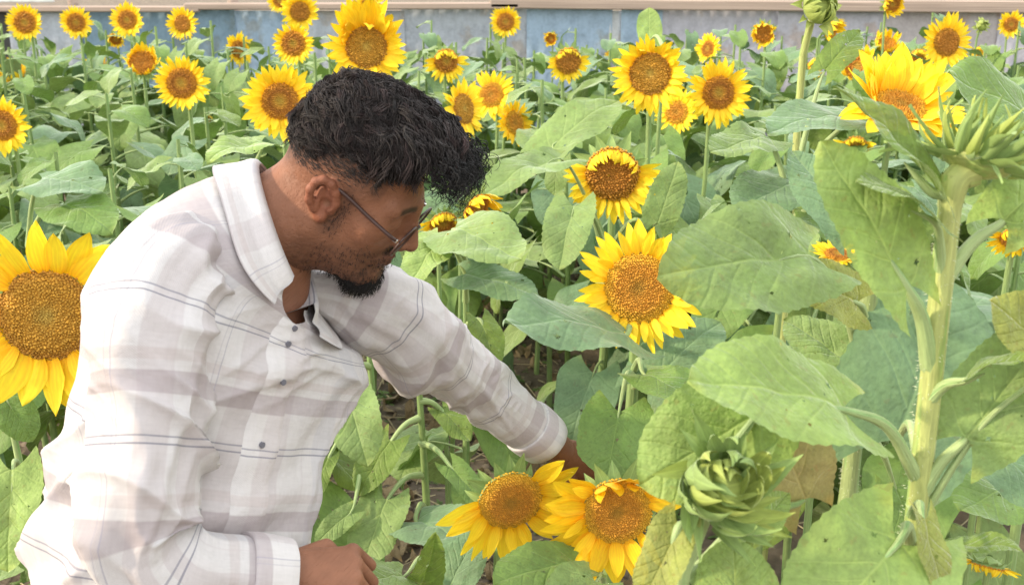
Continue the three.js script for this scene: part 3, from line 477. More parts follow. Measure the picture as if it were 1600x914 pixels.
placedLeaf(blueLeafPlant, { at: [52, 330, 2.7], base: [95, 320, 2.5], tip: [175, 362, 2.4], n: [0.05, 0.75, 0.65], w: 0.44, fold: 0.1, bend: 0.6, mat: LM.mid, seed: 33 });
const backPlant = leafyPlant(400, 2.6, 1.05, 5, 'plant with a lit yellowish leaf behind the shirt collar', {});
placedLeaf(backPlant, { at: [402, 250, 2.6], base: [410, 222, 2.5], tip: [322, 252, 2.35], n: [0, 0.7, 0.7], w: 0.3, fold: 0.15, mat: LM.pale, seed: 34 });
const upright = leafyPlant(1016, 3.75, 1.36, 3, 'plant with a single round leaf standing up against the fence', {});
placedLeaf(upright, { at: [1016, 66, 3.75], base: [1015, 60, 3.72], tip: [1014, 12, 3.75], n: [0, 0.2, 1], w: 0.5, fold: 0.1, bend: 0.2, mat: LM.pale, seed: 35 });

// ---------------------------------------------------------------- plants close to the lens on the right
const hairM = new THREE.MeshStandardMaterial({ color: rgb(0.62, 0.66, 0.45), roughness: 0.8 });
function hairs(plant, base, top, r0, r1, n) {                 // bristles on a stem
  const R = rngOf(n + 7), pos = [], idx = [];
  for (let i = 0; i < n; i++) { const k = lerp(0.35, 0.99, R()), a = R() * 6.2832, p = base.clone().lerp(top, k).sub(plant.position), r = lerp(r0, r1, k) * 0.98, l = 0.002 + 0.003 * R(), b = pos.length / 3, ux = Math.cos(a), uz = Math.sin(a), w = 0.00028; pos.push(p.x + r * ux - w * uz, p.y, p.z + r * uz + w * ux, p.x + r * ux + w * uz, p.y, p.z + r * uz - w * ux, p.x + r * ux, p.y + w * 2, p.z + r * uz, p.x + (r + l) * ux, p.y + (R() - 0.6) * 0.003, p.z + (r + l) * uz); idx.push(b, b + 1, b + 3, b + 1, b + 2, b + 3, b + 2, b, b + 3); }
  const g = new THREE.BufferGeometry(); g.setAttribute('position', new THREE.Float32BufferAttribute(pos, 3)); g.setIndex(idx); g.computeVertexNormals(); const m = part(plant, 'stem_bristles', g, hairM); m.userData.kind = 'stuff';
}
{
  const top = P(1488, 292, 1.0), base = V(top.x + 0.004, -0.03, top.z + 0.01);
  const t = thing('tall_budding_sunflower', 'tall sunflower with thick pale ribbed stem and spiky green bud on the right', 'sunflower', base); stemAt.set(t, (y) => base.clone().lerp(top, clamp((y - base.y) / (top.y - base.y), 0, 1)));
  hairs(t, base, top, 0.0128, 0.0105, 900);
  addStem(t, [base, base.clone().lerp(top, 0.35), base.clone().lerp(top, 0.7).add(V(0.004, 0, 0)), top.clone().add(V(0, 0.012, 0))], 0.0128, 0.0105, stemPale, 30);
  budHead(t, P(1528, 250, 1.0), D(0.3, 0.92, 0.12), 0.032, { big: true, seed: 4, pale: true, swirl: 0.25, wide: 0.36, rings: [[14, 0.95, -0.1, 30, 2, 1.6], [14, 0.85, 0.05, 48, 1, 1.7], [12, 0.65, 0.2, 62, 2, 1.5], [11, 0.4, 0.3, 76, 1, 1.2], [14, 0.98, -0.2, 15, 0, 1.7]] });
  addStem(t, [top.clone().add(V(0, -0.02, 0)), top.clone().add(V(0.004, 0.008, 0)), P(1518, 268, 1.0)], 0.0105, 0.015, stemPale, 8).name = 'stem_neck';
  const L = (o) => placedLeaf(t, { pr: 0.0052, ...o });
  L({ at: [1480, 318, 1.0], base: [1462, 300, 0.995], tip: [1303, 134, 0.97], n: [0.45, 0.65, 0.55], w: 0.23, fold: 0.55, bend: 0.35, mat: LM.fresh, seed: 41, baseP: 0.3 });
  L({ at: [1442, 575, 1.05], base: [1419, 448, 1.0], tip: [1280, 222, 0.97], n: [0.05, 0.25, 1], w: 0.32, fold: 0.12, bend: 0.25, mat: LM.pale, seed: 42, pr: 0.0075 });
  L({ at: [1470, 440, 1.02], base: [1462, 345, 0.98], tip: [1338, 285, 0.95], n: [0.0, 0.85, 0.45], w: 0.42, fold: 0.2, bend: 0.7, mat: LM.fresh, seed: 43 });
  L({ at: [1478, 452, 1.02], base: [1570, 345, 1.03], tip: [1680, 240, 1.05], n: [0.1, 0.5, 0.85], w: 0.45, mat: LM.pale, seed: 44, pr: 0.0065 });
  L({ at: [1424, 760, 1.07], base: [1326, 640, 1.0], tip: [1074, 596, 0.92], n: [0.02, 0.66, 0.72], w: 0.40, fold: 0.08, bend: 0.45, mat: LM.pale, seed: 45, pr: 0.006 });
  L({ at: [1434, 870, 1.08], base: [1408, 845, 1.0], tip: [1240, 1030, 0.92], n: [0.02, 0.5, 0.85], w: 0.52, fold: 0.1, bend: 0.35, mat: LM.pale, seed: 46, pr: 0.006, lobe: 0.34 });
  L({ at: [1440, 830, 1.07], base: [1445, 812, 1.0], tip: [1470, 945, 0.97], n: [0.4, 0.3, 0.9], w: 0.3, fold: 0.3, bend: 0.3, mat: LM.yellow, seed: 47 });
  L({ at: [1458, 640, 1.05], base: [1512, 592, 1.02], tip: [1606, 560, 0.98], n: [0.0, 0.9, 0.35], w: 0.45, fold: 0.3, bend: 0.6, mat: LM.fresh, seed: 48, pr: 0.006 });
  L({ at: [1462, 800, 1.09], base: [1512, 684, 1.06], tip: [1640, 520, 1.06], n: [-0.15, 0.3, 0.95], w: 0.48, fold: 0.12, mat: LM.grey, seed: 49, pr: 0.0068 });
  L({ at: [1455, 890, 1.1], base: [1470, 855, 1.06], tip: [1600, 862, 1.0], n: [0.1, 0.85, 0.5], w: 0.3, fold: 0.3, bend: 0.5, mat: LM.fresh, seed: 50 });
  L({ at: [1470, 830, 1.12], base: [1650, 560, 1.02], tip: [1545, 470, 1.0], n: [-0.1, 0.4, 0.9], w: 0.45, fold: 0.15, mat: LM.yellow, seed: 51, pr: 0.004 });
  L({ at: [1438, 700, 1.1], base: [1400, 690, 1.3], tip: [1480, 430, 1.36], n: [0.05, 0.35, 0.95], w: 0.55, fold: 0.1, mat: LM.blue, seed: 52 });
}
{
  const top = P(1368, 375, 1.32), base = V(top.x, -0.03, top.z);
  const t = thing('leafy_sunflower_plant', 'thick green stem just left of the tall pale one, broad leaf reaching left', 'plant', base); stemAt.set(t, (y) => base.clone().lerp(top, clamp((y - base.y) / (top.y - base.y), 0, 1)));
  hairs(t, base, top, 0.0125, 0.011, 700);
  addStem(t, [base, base.clone().lerp(top, 0.5), top], 0.0125, 0.011, stemMat(0.30, 0.37, 0.15), 20);
  const L = (o) => placedLeaf(t, { pr: 0.0052, ...o });
  L({ at: [1345, 590, 1.34], base: [1264, 400, 1.24], tip: [1026, 436, 1.14], n: [-0.05, 0.42, 0.9], w: 0.40, fold: 0.1, bend: 0.45, mat: LM.grey, seed: 61 });
  L({ at: [1350, 520, 1.34], base: [1342, 474, 1.3], tip: [1228, 428, 1.26], n: [0, 0.3, 0.95], w: 0.42, fold: 0.2, mat: LM.yellow, seed: 62 });
  L({ at: [1350, 480, 1.34], base: [1325, 352, 1.45], tip: [1238, 236, 1.5], n: [0.05, 0.35, 0.95], w: 0.42, mat: LM.blue, seed: 63 });
  L({ at: [1345, 640, 1.36], base: [1330, 570, 1.4], tip: [1225, 500, 1.45], n: [0, 0.5, 0.85], w: 0.45, mat: LM.grey, seed: 64 });
  L({ at: [1345, 700, 1.38], base: [1300, 680, 1.5], tip: [1240, 560, 1.55], n: [0, 0.5, 0.85], w: 0.45, mat: LM.blue, seed: 65 });
  L({ at: [1345, 680, 1.38], base: [1400, 760, 1.5], tip: [1440, 870, 1.5], n: [0, 0.5, 0.85], w: 0.4, mat: LM.mid, seed: 66 });
  L({ at: [1350, 560, 1.36], base: [1410, 640, 1.6], tip: [1490, 720, 1.6], n: [0, 0.5, 0.85], w: 0.4, mat: LM.mid, seed: 68 });
  L({ at: [1355, 420, 1.34], base: [1390, 480, 1.5], tip: [1330, 560, 1.5], n: [0, 0.5, 0.85], w: 0.45, mat: LM.grey, seed: 67 });
}
{
  const top = P(1078, 818, 0.93), base = V(top.x + 0.005, -0.03, top.z);
  const t = thing('budding_sunflower', 'sunflower with a large green bud of curled bracts at the bottom', 'sunflower', base); stemAt.set(t, (y) => base.clone().lerp(top, clamp((y - base.y) / (top.y - base.y), 0, 1)));
  hairs(t, base, top, 0.0105, 0.0095, 500);
  addStem(t, [base, base.clone().lerp(top, 0.6), top, P(1102, 792, 0.93)], 0.0105, 0.0095, stemMat(0.36, 0.46, 0.20), 20);
  budHead(t, P(1126, 762, 0.92), D(0.34, 0.25, 0.9), 0.030, { big: true, seed: 9, swirl: 0.75, wide: 0.72, core: bractYellow, rings: [[9, 1.0, -0.15, 36, 2, 1.5], [11, 0.92, 0.0, 48, 3, 1.6], [12, 0.72, 0.2, 58, 3, 1.2], [12, 0.45, 0.36, 66, 2, 0.8], [12, 1.0, -0.25, 22, 1, 1.25]] });
  const L = (o) => placedLeaf(t, { pr: 0.006, ...o });
  L({ at: [1085, 840, 0.97], base: [1180, 648, 1.02], tip: [1000, 760, 0.99], n: [0, 0.35, 0.95], w: 0.55, fold: 0.1, bend: 0.4, mat: LM.pale, seed: 71 });
  L({ at: [1090, 870, 0.99], base: [1258, 778, 1.05], tip: [1190, 630, 1.02], n: [0, 0.3, 0.95], w: 0.48, fold: 0.15, mat: LM.tan, seed: 72 });
  L({ at: [1070, 850, 0.93], base: [1062, 822, 0.915], tip: [1005, 950, 0.9], n: [-0.3, 0.4, 0.85], w: 0.38, fold: 0.4, bend: 0.4, mat: LM.yellow, seed: 73 });
  L({ at: [1082, 980, 0.98], base: [1150, 985, 0.93], tip: [1145, 838, 0.95], n: [0, 0.5, 0.85], w: 0.6, fold: 0.1, mat: LM.pale, seed: 74 });
  L({ at: [1085, 900, 0.98], base: [1180, 830, 0.97], tip: [1232, 770, 0.99], n: [0.2, 0.4, 0.9], w: 0.4, mat: LM.pale, seed: 75 });
}
// broad leaves at the upper right
const broad = leafyPlant(1640, 1.75, 1.3, 0, 'plant at the right edge with broad leaves behind the spiky bud', { sr: 0.012 });
placedLeaf(broad, { at: [1625, 240, 1.75], base: [1615, 190, 1.7], tip: [1478, 118, 1.65], n: [0, 0.6, 0.8], w: 0.5, fold: 0.08, mat: LM.mid, seed: 81 });
placedLeaf(broad, { at: [1620, 620, 1.9], base: [1535, 690, 1.5], tip: [1660, 800, 1.45], n: [0.1, 0.6, 0.8], w: 0.5, fold: 0.1, mat: LM.blue, seed: 83 });
placedLeaf(broad, { at: [1615, 700, 1.95], base: [1590, 760, 1.7], tip: [1500, 800, 1.6], n: [0, 0.7, 0.7], w: 0.45, fold: 0.1, mat: LM.mid, seed: 85 });
const pale2 = leafyPlant(1232, 2.15, 1.2, 2, 'plant under the tall pale stem with blue green leaves', {});
placedLeaf(pale2, { at: [1245, 230, 2.15], base: [1330, 182, 2.0], tip: [1200, 205, 1.9], n: [0, 0.8, 0.55], w: 0.42, fold: 0.15, mat: LM.blue, seed: 86 });
placedLeaf(pale2, { at: [1245, 260, 2.15], base: [1200, 215, 2.1], tip: [1110, 240, 2.0], n: [0, 0.7, 0.7], w: 0.4, fold: 0.15, mat: LM.grey, seed: 87 });
placedLeaf(pale2, { at: [1245, 120, 2.12], base: [1290, 110, 2.1], tip: [1345, 50, 2.15], n: [0.3, 0.7, 0.6], w: 0.32, fold: 0.4, mat: LM.fresh, seed: 88 });
placedLeaf(pale2, { at: [1245, 300, 2.2], base: [1240, 290, 2.1], tip: [1150, 330, 2.0], n: [0, 0.7, 0.7], w: 0.5, fold: 0.15, mat: LM.blue, seed: 89 });
placedLeaf(pale2, { at: [1245, 330, 2.2], base: [1280, 330, 2.1], tip: [1350, 390, 2.0], n: [0, 0.7, 0.7], w: 0.5, fold: 0.15, mat: LM.mid, seed: 90 });

// ---------------------------------------------------------------- leafy plants that fill the field
{
  const R = rngOf(2024); let row = 0;
  for (let d = 2.15; d < 7.3; d += 0.36 + 0.02 * d, row++) {
    const pitchX = (0.36 + 0.012 * d) / d * FOCAL;
    for (let px = -260 + (row % 2) * pitchX * 0.5; px < 1860; px += pitchX) {
      const x = px + (R() - 0.5) * pitchX * 0.6, dd = d + (R() - 0.5) * 0.25, hr = R(), n = R();
      if (x > 380 && x < 905 && dd < 3.3) continue;
      if (x < 560 && dd < 2.3) continue;
      if (x > 890 && x < 1110 && dd < 3.3) continue;
      if (x > 420 && x < 860 && dd < 4.3 && n < 0.3) continue;
      leafyPlant(x, dd, lerp(0.88, 1.06, hr) + 0.027 * dd - (dd > 6.9 ? 0.06 : 0), 12, 'leafy green sunflower plant without a bloom filling the field', { group: 'leafy plants between the blooms', ls: 1.12 });
    }
  }
}

{
  const R = rngOf(555);
  for (let i = 0; i < 30; i++) leafyPlant(-60 + i * 59 + (R() - 0.5) * 40, 5.7 + 1.5 * R(), 1.1 + 0.16 * R(), 10, 'tall leafy sunflower plant without a bloom standing close to the fence', { group: 'leafy plants along the fence', ls: 1.1 });
}

// ---------------------------------------------------------------- weeds, dry litter and clods on the soil
{
  const R = rngOf(909), M = new THREE.Matrix4(), q = new THREE.Quaternion(), eu = new THREE.Euler();
  const spot = () => { const d = 2.7 + 4.3 * Math.pow(R(), 1.2), px = R() < 0.6 ? lerp(380, 920, R()) : lerp(-50, 1650, R()), p = P(px, 400, d); return V(p.x, 0.045 * fbm(p.x * 2.2, 3, (-p.z - 7) * 2.2), p.z); };
  const scatter = (name, label, cat, geo, mat, n, fn) => { const im = new THREE.InstancedMesh(geo, mat, n); im.name = name; im.userData = { label, category: cat, kind: 'stuff' }; im.castShadow = im.receiveShadow = true; for (let i = 0; i < n; i++) { fn(i, im); } scene.add(im); };
  const wl = bladeGeo({ W: 0.3, fold: 0.3, bend: 0.9, ripple: 0.03, nt: 5, ns: 2, seed: 5 });
  const weed = mergeGeometries([0, 1, 2, 3, 4, 5].map((i) => wl.clone().rotateZ(0.2 + 0.25 * (i % 3)).rotateY(i * 1.15).scale(1, 1, 1)));
  scatter('ground_weeds', 'low green weeds growing between the stems', 'weeds', weed, LM.mid, 900, (i, im) => { const p = spot(), s = 0.02 + 0.05 * R() * R(); M.compose(p.setY(p.y - 0.004), q.setFromEuler(eu.set((R() - 0.5) * 0.5, R() * 6.3, (R() - 0.5) * 0.5)), V(s, s, s)); im.setMatrixAt(i, M); });
  const dry = leafMat(0.42, 0.31, 0.17, 0.1), dl = bladeGeo({ W: 0.35, fold: 0.6, bend: 1.6, ripple: 0.1, nt: 6, ns: 2, seed: 8 });
  scatter('leaf_litter', 'dry curled brown leaves lying on the soil', 'litter', dl, dry, 700, (i, im) => { const p = spot(), s = 0.04 + 0.08 * R(); M.compose(p.setY(p.y + 0.015), q.setFromEuler(eu.set(R() * 6, R() * 6.3, (R() - 0.5) * 0.8)), V(s, s, s)); im.setMatrixAt(i, M); });
  const cg = mergeVertices(new THREE.IcosahedronGeometry(1, 1).deleteAttribute('uv').deleteAttribute('normal')); { const p = cg.attributes.position; for (let i = 0; i < p.count; i++) { const k = 1 + 0.35 * noise3(p.getX(i) * 1.7, p.getY(i) * 1.7, p.getZ(i) * 1.7 + 4); p.setXYZ(i, p.getX(i) * k, p.getY(i) * k * 0.7, p.getZ(i) * k); } cg.computeVertexNormals(); }
  scatter('soil_clods', 'crumbled clods of brown soil', 'soil', cg, new THREE.MeshStandardMaterial({ color: rgb(0.19, 0.15, 0.11), roughness: 1 }), 1200, (i, im) => { const p = spot(), s = 0.006 + 0.026 * R() * R(); M.compose(p, q.setFromEuler(eu.set(R() * 6, R() * 6, R() * 6)), V(s, s, s)); im.setMatrixAt(i, M); });
  const straw = new THREE.CylinderGeometry(0.5, 0.5, 1, 4, 1); straw.rotateZ(Math.PI / 2);
  scatter('straw', 'bits of dry straw and stalk on the soil', 'straw', straw, new THREE.MeshStandardMaterial({ color: rgb(0.45, 0.37, 0.22), roughness: 0.9 }), 900, (i, im) => { const p = spot(), s = 0.03 + 0.14 * R(), w = 0.002 + 0.004 * R(); M.compose(p.setY(p.y + 0.012), q.setFromEuler(eu.set(0, R() * 6.3, (R() - 0.5) * 0.3)), V(s, w, w)); im.setMatrixAt(i, M); });
}

// ---------------------------------------------------------------- the man bending over the flowers
{
  const Rs = P(240, 450, 1.28), Ls = P(570, 490, 1.55), latW = Rs.clone().sub(Ls).normalize();
  const hip = P(232, 985, 1.36);
  const man = thing('person', 'man in a pale plaid shirt and glasses bending forward, reaching into the sunflowers', 'person', V(hip.x, 0, hip.z));
  const o = man.position, loc = (v) => v.clone().sub(o);
  // ---- shapes from distance fields
  const smin = (a, b, k) => { const h = Math.max(k - Math.abs(a - b), 0) / k; return Math.min(a, b) - h * h * k * 0.25; };
  const smax = (a, b, k) => -smin(-a, -b, k);
  const cap = (p, a, b, ra, rb) => { const bx = b.x - a.x, by = b.y - a.y, bz = b.z - a.z, px = p.x - a.x, py = p.y - a.y, pz = p.z - a.z, t = clamp((px * bx + py * by + pz * bz) / (bx * bx + by * by + bz * bz + 1e-12), 0, 1); return Math.hypot(px - bx * t, py - by * t, pz - bz * t) - lerp(ra, rb, t); };
  const ell = (p, c, r) => { const x = (p.x - c[0]) / r[0], y = (p.y - c[1]) / r[1], z = (p.z - c[2]) / r[2], k0 = Math.hypot(x, y, z), k1 = Math.hypot(x / r[0], y / r[1], z / r[2]); return k1 < 1e-9 ? -Math.min(...r) : k0 * (k0 - 1) / k1; };
  const sph = (p, x, y, z, r) => Math.hypot(p.x - x, p.y - y, p.z - z) - r;
  function field(center, half, res, f, maxPoly = 160000) {
    const mc = new MarchingCubes(res, undefined, false, false, maxPoly); mc.isolation = 0; const q = V();
    for (let k = 0; k < res; k++) for (let j = 0; j < res; j++) for (let i = 0; i < res; i++) { q.set(center.x + (i - res / 2) / (res / 2) * half, center.y + (j - res / 2) / (res / 2) * half, center.z + (k - res / 2) / (res / 2) * half); mc.field[i + j * res + k * res * res] = -f(q); }
    mc.update(); const n = mc.count, pos = new Float32Array(n * 3);
    for (let i = 0; i < n; i++) { pos[i * 3] = center.x + mc.positionArray[i * 3] * half; pos[i * 3 + 1] = center.y + mc.positionArray[i * 3 + 1] * half; pos[i * 3 + 2] = center.z + mc.positionArray[i * 3 + 2] * half; }
    let g = new THREE.BufferGeometry(); g.setAttribute('position', new THREE.BufferAttribute(pos, 3)); g = mergeVertices(g, half / res * 0.02);
    const p = g.attributes.position, nor = new Float32Array(p.count * 3), e = half / res, a = V();                     // normals from the field
    for (let i = 0; i < p.count; i++) { const x = p.getX(i), y = p.getY(i), z = p.getZ(i), nx = f(a.set(x + e, y, z)) - f(a.set(x - e, y, z)), ny = f(a.set(x, y + e, z)) - f(a.set(x, y - e, z)), nz = f(a.set(x, y, z + e)) - f(a.set(x, y, z - e)), l = Math.hypot(nx, ny, nz) || 1; nor[i * 3] = nx / l; nor[i * 3 + 1] = ny / l; nor[i * 3 + 2] = nz / l; }
    g.setAttribute('normal', new THREE.BufferAttribute(nor, 3)); return g;
  }
  // ---- head frame: x forward, y up, z to his right; origin between the ears
  const HB = new THREE.Matrix4().makeBasis(D(0.836, -0.545, -0.062), D(0.506, 0.723, 0.469), D(-0.211, -0.424, 0.881)).scale(V(0.95, 0.95, 0.95)).setPosition(P(541, 280, 1.42)), HI = HB.clone().invert();
  const toHead = (v) => v.clone().applyMatrix4(HI);
  const neckBase = P(425, 345, 1.43), nb = toHead(neckBase), throat = toHead(P(438, 375, 1.435));
  const mirror = (p) => V(p.x, p.y, Math.abs(p.z));
  const earPts = Array.from({ length: 9 }, (_, i) => { const a = lerp(-0.6, 4.1, i / 8); return V(-0.004 - 0.0 + 0.017 * Math.cos(a) - 0.006 * Math.sin(a), 0.002 + 0.027 * Math.sin(a), 0.077 + 0.010 * Math.sin(i / 8 * 3.1) - 0.006 * Math.cos(a)); });
  const headF = (q) => {
    const m = mirror(q);
    let d = ell(q, [-0.003, 0.043, 0], [0.091, 0.087, 0.076]);
    d = smin(d, ell(q, [0.038, -0.025, 0], [0.063, 0.085, 0.0605]), 0.04);
    d = smin(d, cap(m, V(-0.002, -0.055, 0.052), V(0.07, -0.1, 0.014), 0.02, 0.021), 0.04);
    d = smin(d, sph(q, 0.085, -0.104, 0, 0.019), 0.03);
    d = smin(d, sph(m, 0.062, -0.012, 0.043, 0.024), 0.02);
    d = smin(d, cap(m, V(0.094, 0.024, 0.004), V(0.08, 0.026, 0.046), 0.010, 0.009), 0.018);
    d = smax(d, -sph(m, 0.112, 0.002, 0.032, 0.019), 0.018);
    d = smin(d, sph(m, 0.082, 0.001, 0.031, 0.013), 0.006);
    d = smin(d, cap(q, V(0.095, 0.02, 0), V(0.119, -0.03, 0), 0.007, 0.0105), 0.014);
    d = smin(d, sph(m, 0.108, -0.034, 0.0115, 0.0085), 0.008);
    d = smin(d, cap(m, V(0.103, -0.06, 0), V(0.09, -0.063, 0.023), 0.0065, 0.004), 0.01);
    d = smin(d, cap(m, V(0.101, -0.071, 0), V(0.09, -0.067, 0.02), 0.0075, 0.004), 0.01);
    d = smax(d, -cap(m, V(0.112, -0.0655, 0), V(0.094, -0.0655, 0.024), 0.0022, 0.001), 0.004);
    d = smin(d, cap(q, V(-0.03, -0.045, 0), nb, 0.058, 0.062), 0.035);
    d = smin(d, cap(q, V(0.02, -0.085, 0), throat, 0.034, 0.04), 0.04);
    let e = 1; for (let i = 0; i < 8; i++) e = smin(e, cap(m, earPts[i], earPts[i + 1], 0.0052, 0.0052), 0.004);
    e = smin(e, ell(m, [-0.004, -0.001, 0.0735], [0.017, 0.027, 0.006]), 0.006); e = smin(e, sph(m, 0.004, -0.027, 0.073, 0.008), 0.008);
    for (let i = 0; i < 1; i++) { e = smin(e, cap(m, V(-0.010, 0.012, 0.079), V(-0.006, -0.017, 0.079), 0.0035, 0.0035), 0.004); e = smin(e, cap(m, V(0.012, 0.0, 0.075), V(0.010, -0.010, 0.078), 0.005, 0.004), 0.004); }
    e = smax(e, -sph(m, 0.003, -0.004, 0.082, 0.0075), 0.004);
    return smin(d, e, 0.006);
  };
  const skinTone = (x, y, z) => { const k = 1 + 0.22 * fbm(x * 70, y * 70, z * 70) + 0.2 * fbm(x * 17, y * 17, z * 17); return [0.225 * k, 0.098 * k, 0.055 * k]; };
  // hair line: positive inside the hair (metres above the line)
  const hairIn = (x, y, z) => { const pts = [[-0.14, -0.005], [-0.09, -0.004], [-0.05, 0.028], [-0.01, 0.047], [0.03, 0.044], [0.055, 0.052], [0.075, 0.075], [0.13, 0.082]]; let y0 = pts[0][1]; for (let i = 0; i < pts.length - 1; i++) if (x >= pts[i][0]) y0 = lerp(pts[i][1], pts[i + 1][1], clamp((x - pts[i][0]) / (pts[i + 1][0] - pts[i][0]), 0, 1)); return y - y0 + 0.006 * noise3(x * 60, y * 60, z * 60); };
  const beardIn = (x, y, z) => { const az = Math.abs(z); const chinK = sstep(0.055, 0.02, Math.hypot(x - 0.085, y + 0.105, z * 0.9)), jaw = (0.5 + 0.5 * chinK) * sstep(-0.045, -0.07, y - 0.25 * (x - 0.03)) * sstep(-0.03, 0.0, x) * sstep(-0.165, -0.12, y); const burn = sstep(0.022, 0.0, Math.abs(x - 0.022 - 0.1 * y)) * sstep(-0.06, -0.03, y) * sstep(0.06, 0.0, y) * sstep(0.04, 0.06, az); const tash = sstep(0.012, 0.004, Math.abs(y + 0.049)) * sstep(0.085, 0.1, x) * sstep(0.03, 0.02, az); return clamp(Math.max(jaw, burn * 0.8, tash), 0, 1); };
  const hg = field(V(0, 0.0, 0), 0.175, 132, (q) => smax(headF(q), -(q.y + 0.158), 0.01));
  paint(hg, (x, y, z) => {
    let c = skinTone(x, y, z); const ear = Math.abs(z) > 0.0768 && Math.abs(y) < 0.04 && Math.abs(x) < 0.03 ? 1 : 0;
    if (ear) c = [c[0] * 1.0, c[1] * 0.86, c[2] * 0.86];
    const h = hairIn(x, y, z), fade = sstep(-0.036, 0.02, h) * (0.75 + 0.35 * noise3(x * 300, y * 300, z * 300)) * (ear ? 0 : 1) * (x > 0.06 ? sstep(-0.004, 0.008, h) : 1);
    const b = beardIn(x, y, z) * (0.74 + 0.35 * noise3(x * 320, y * 320, z * 320) + 0.2 * noise3(x * 40, y * 40, z * 40)) * (ear ? 0 : 1), k = clamp(Math.max(fade, b), 0, 0.93);
    const lips = Math.abs(y + 0.066) < 0.012 && x > 0.095 && Math.abs(z) < 0.022 ? 0.4 : 0; c = [lerp(c[0], 0.22, lips), lerp(c[1], 0.08, lips), lerp(c[2], 0.07, lips)];
    const brow = sstep(0.007, 0.003, Math.abs(y - 0.029 + 0.12 * Math.abs(Math.abs(z) - 0.03))) * sstep(0.012, 0.018, Math.abs(z)) * sstep(0.052, 0.046, Math.abs(z)) * (x > 0.05 ? 0.85 : 0), kk = Math.max(k, brow);
    return [lerp(c[0], 0.018, kk), lerp(c[1], 0.014, kk), lerp(c[2], 0.013, kk)];
  });
  hg.applyMatrix4(HB);
  // ---- joints
  const J = { hip, chest: P(340, 560, 1.41), chestTop: P(384, 418, 1.42), rs: Rs, ls: Ls, re: P(190, 852, 1.215), rw: P(446, 904, 1.292), le: P(702, 570, 1.72), lw: P(880, 706, 1.935) };
  const hipR = hip.clone().addScaledVector(latW, 0.07), hipL = hip.clone().addScaledVector(latW, -0.085);
  const footR = V(hipR.x - 0.05, 0.07, hipR.z + 0.02), footL = V(hipL.x + 0.10, 0.07, hipL.z - 0.05), fwd = V(0.8, 0, 0.2).normalize();
  const kneeR = hipR.clone().lerp(footR, 0.5).addScaledVector(fwd, 0.05), kneeL = hipL.clone().lerp(footL, 0.5).addScaledVector(fwd, 0.04);
  const off = (v, k) => v.clone().addScaledVector(latW, k);
  const chestFwd = D(0.66, -0.49, 0.57), lsIn = off(J.chestTop, -0.045).addScaledVector(chestFwd, -0.03), lsOut = J.ls.clone().addScaledVector(chestFwd, -0.02);
  const bodyF = (p) => {
    let d = cap(p, off(J.hip, 0.05), off(J.chest, 0.06), 0.085, 0.072); d = smin(d, cap(p, off(J.hip, -0.05), off(J.chest, -0.06), 0.085, 0.072), 0.06);
    d = smin(d, cap(p, off(J.chest, 0.06), off(J.chestTop, 0.05), 0.07, 0.05), 0.04); d = smin(d, cap(p, off(J.chest, -0.06), off(J.chestTop, -0.05), 0.066, 0.045), 0.04);
    d = smin(d, cap(p, J.chestTop, neckBase, 0.05, 0.056), 0.03);
    d = smin(d, cap(p, J.chestTop, J.rs, 0.042, 0.04), 0.02); d = smin(d, cap(p, lsIn, lsOut, 0.022, 0.026), 0.012);
    d = smin(d, cap(p, J.rs, J.re, 0.044, 0.036), 0.03); d = smin(d, cap(p, J.re, J.rw, 0.034, 0.026), 0.03);
    d = smin(d, cap(p, lsOut, J.le, 0.03, 0.028), 0.02); d = smin(d, cap(p, J.le, J.lw, 0.028, 0.025), 0.02);
    for (const [h, k, f] of [[hipR, kneeR, footR], [hipL, kneeL, footL]]) { d = smin(d, cap(p, h, k, 0.08, 0.055), 0.05); d = smin(d, cap(p, k, f, 0.052, 0.036), 0.03); d = smin(d, cap(p, V(f.x, 0.04, f.z), V(f.x + fwd.x * 0.15, 0.03, f.z + fwd.z * 0.15), 0.034, 0.026), 0.03); }
    return d;
  };
  const skinPaint = (x, y, z) => skinTone(x, y, z);
  const bg = paint(field(V(hip.x + 0.42, 0.78, hip.z - 0.2), 0.86, 150, bodyF), skinPaint);
  // ---- hands: x along the hand, y out of its back, z to the thumb
  function hand(wrist, X, Y, thumbSide, curl, tCurl) {
    X = X.clone().normalize(); Y = Y.clone().addScaledVector(X, -Y.dot(X)).normalize(); const Z = X.clone().cross(Y).multiplyScalar(thumbSide), M = new THREE.Matrix4().makeBasis(X, Y, Z), s = 0.92;
    const segs = [], dirOf = (a, sp) => V(Math.cos(a) * Math.cos(sp), -Math.sin(a), Math.sin(sp) * Math.cos(a));
    [[0.031, 1.0, 0.10], [0.010, 1.08, 0.02], [-0.011, 1.0, -0.05], [-0.030, 0.8, -0.14]].forEach(([z, l, sp], i) => { let p = V(0.086 - Math.abs(z) * 0.18, 0, z), a = 0; const L = [0.044 * l, 0.027 * l, 0.021 * l], r = [0.0098, 0.0088, 0.0078, 0.0066]; for (let k = 0; k < 3; k++) { a += curl[k] * (0.92 + 0.05 * i); const n = p.clone().addScaledVector(dirOf(a, sp), L[k]); segs.push([p, n, r[k], r[k + 1]]); p = n; } });
    const th = [V(0.018, -0.006, 0.026), V(0.045, -0.014, 0.046), V(0.072, -0.022 - 0.02 * tCurl, 0.05 - 0.018 * tCurl), V(0.09, -0.03 - 0.03 * tCurl, 0.044 - 0.034 * tCurl)], tr = [0.015, 0.012, 0.0105, 0.008];
    for (let k = 0; k < 3; k++) segs.push([th[k], th[k + 1], tr[k], tr[k + 1]]);
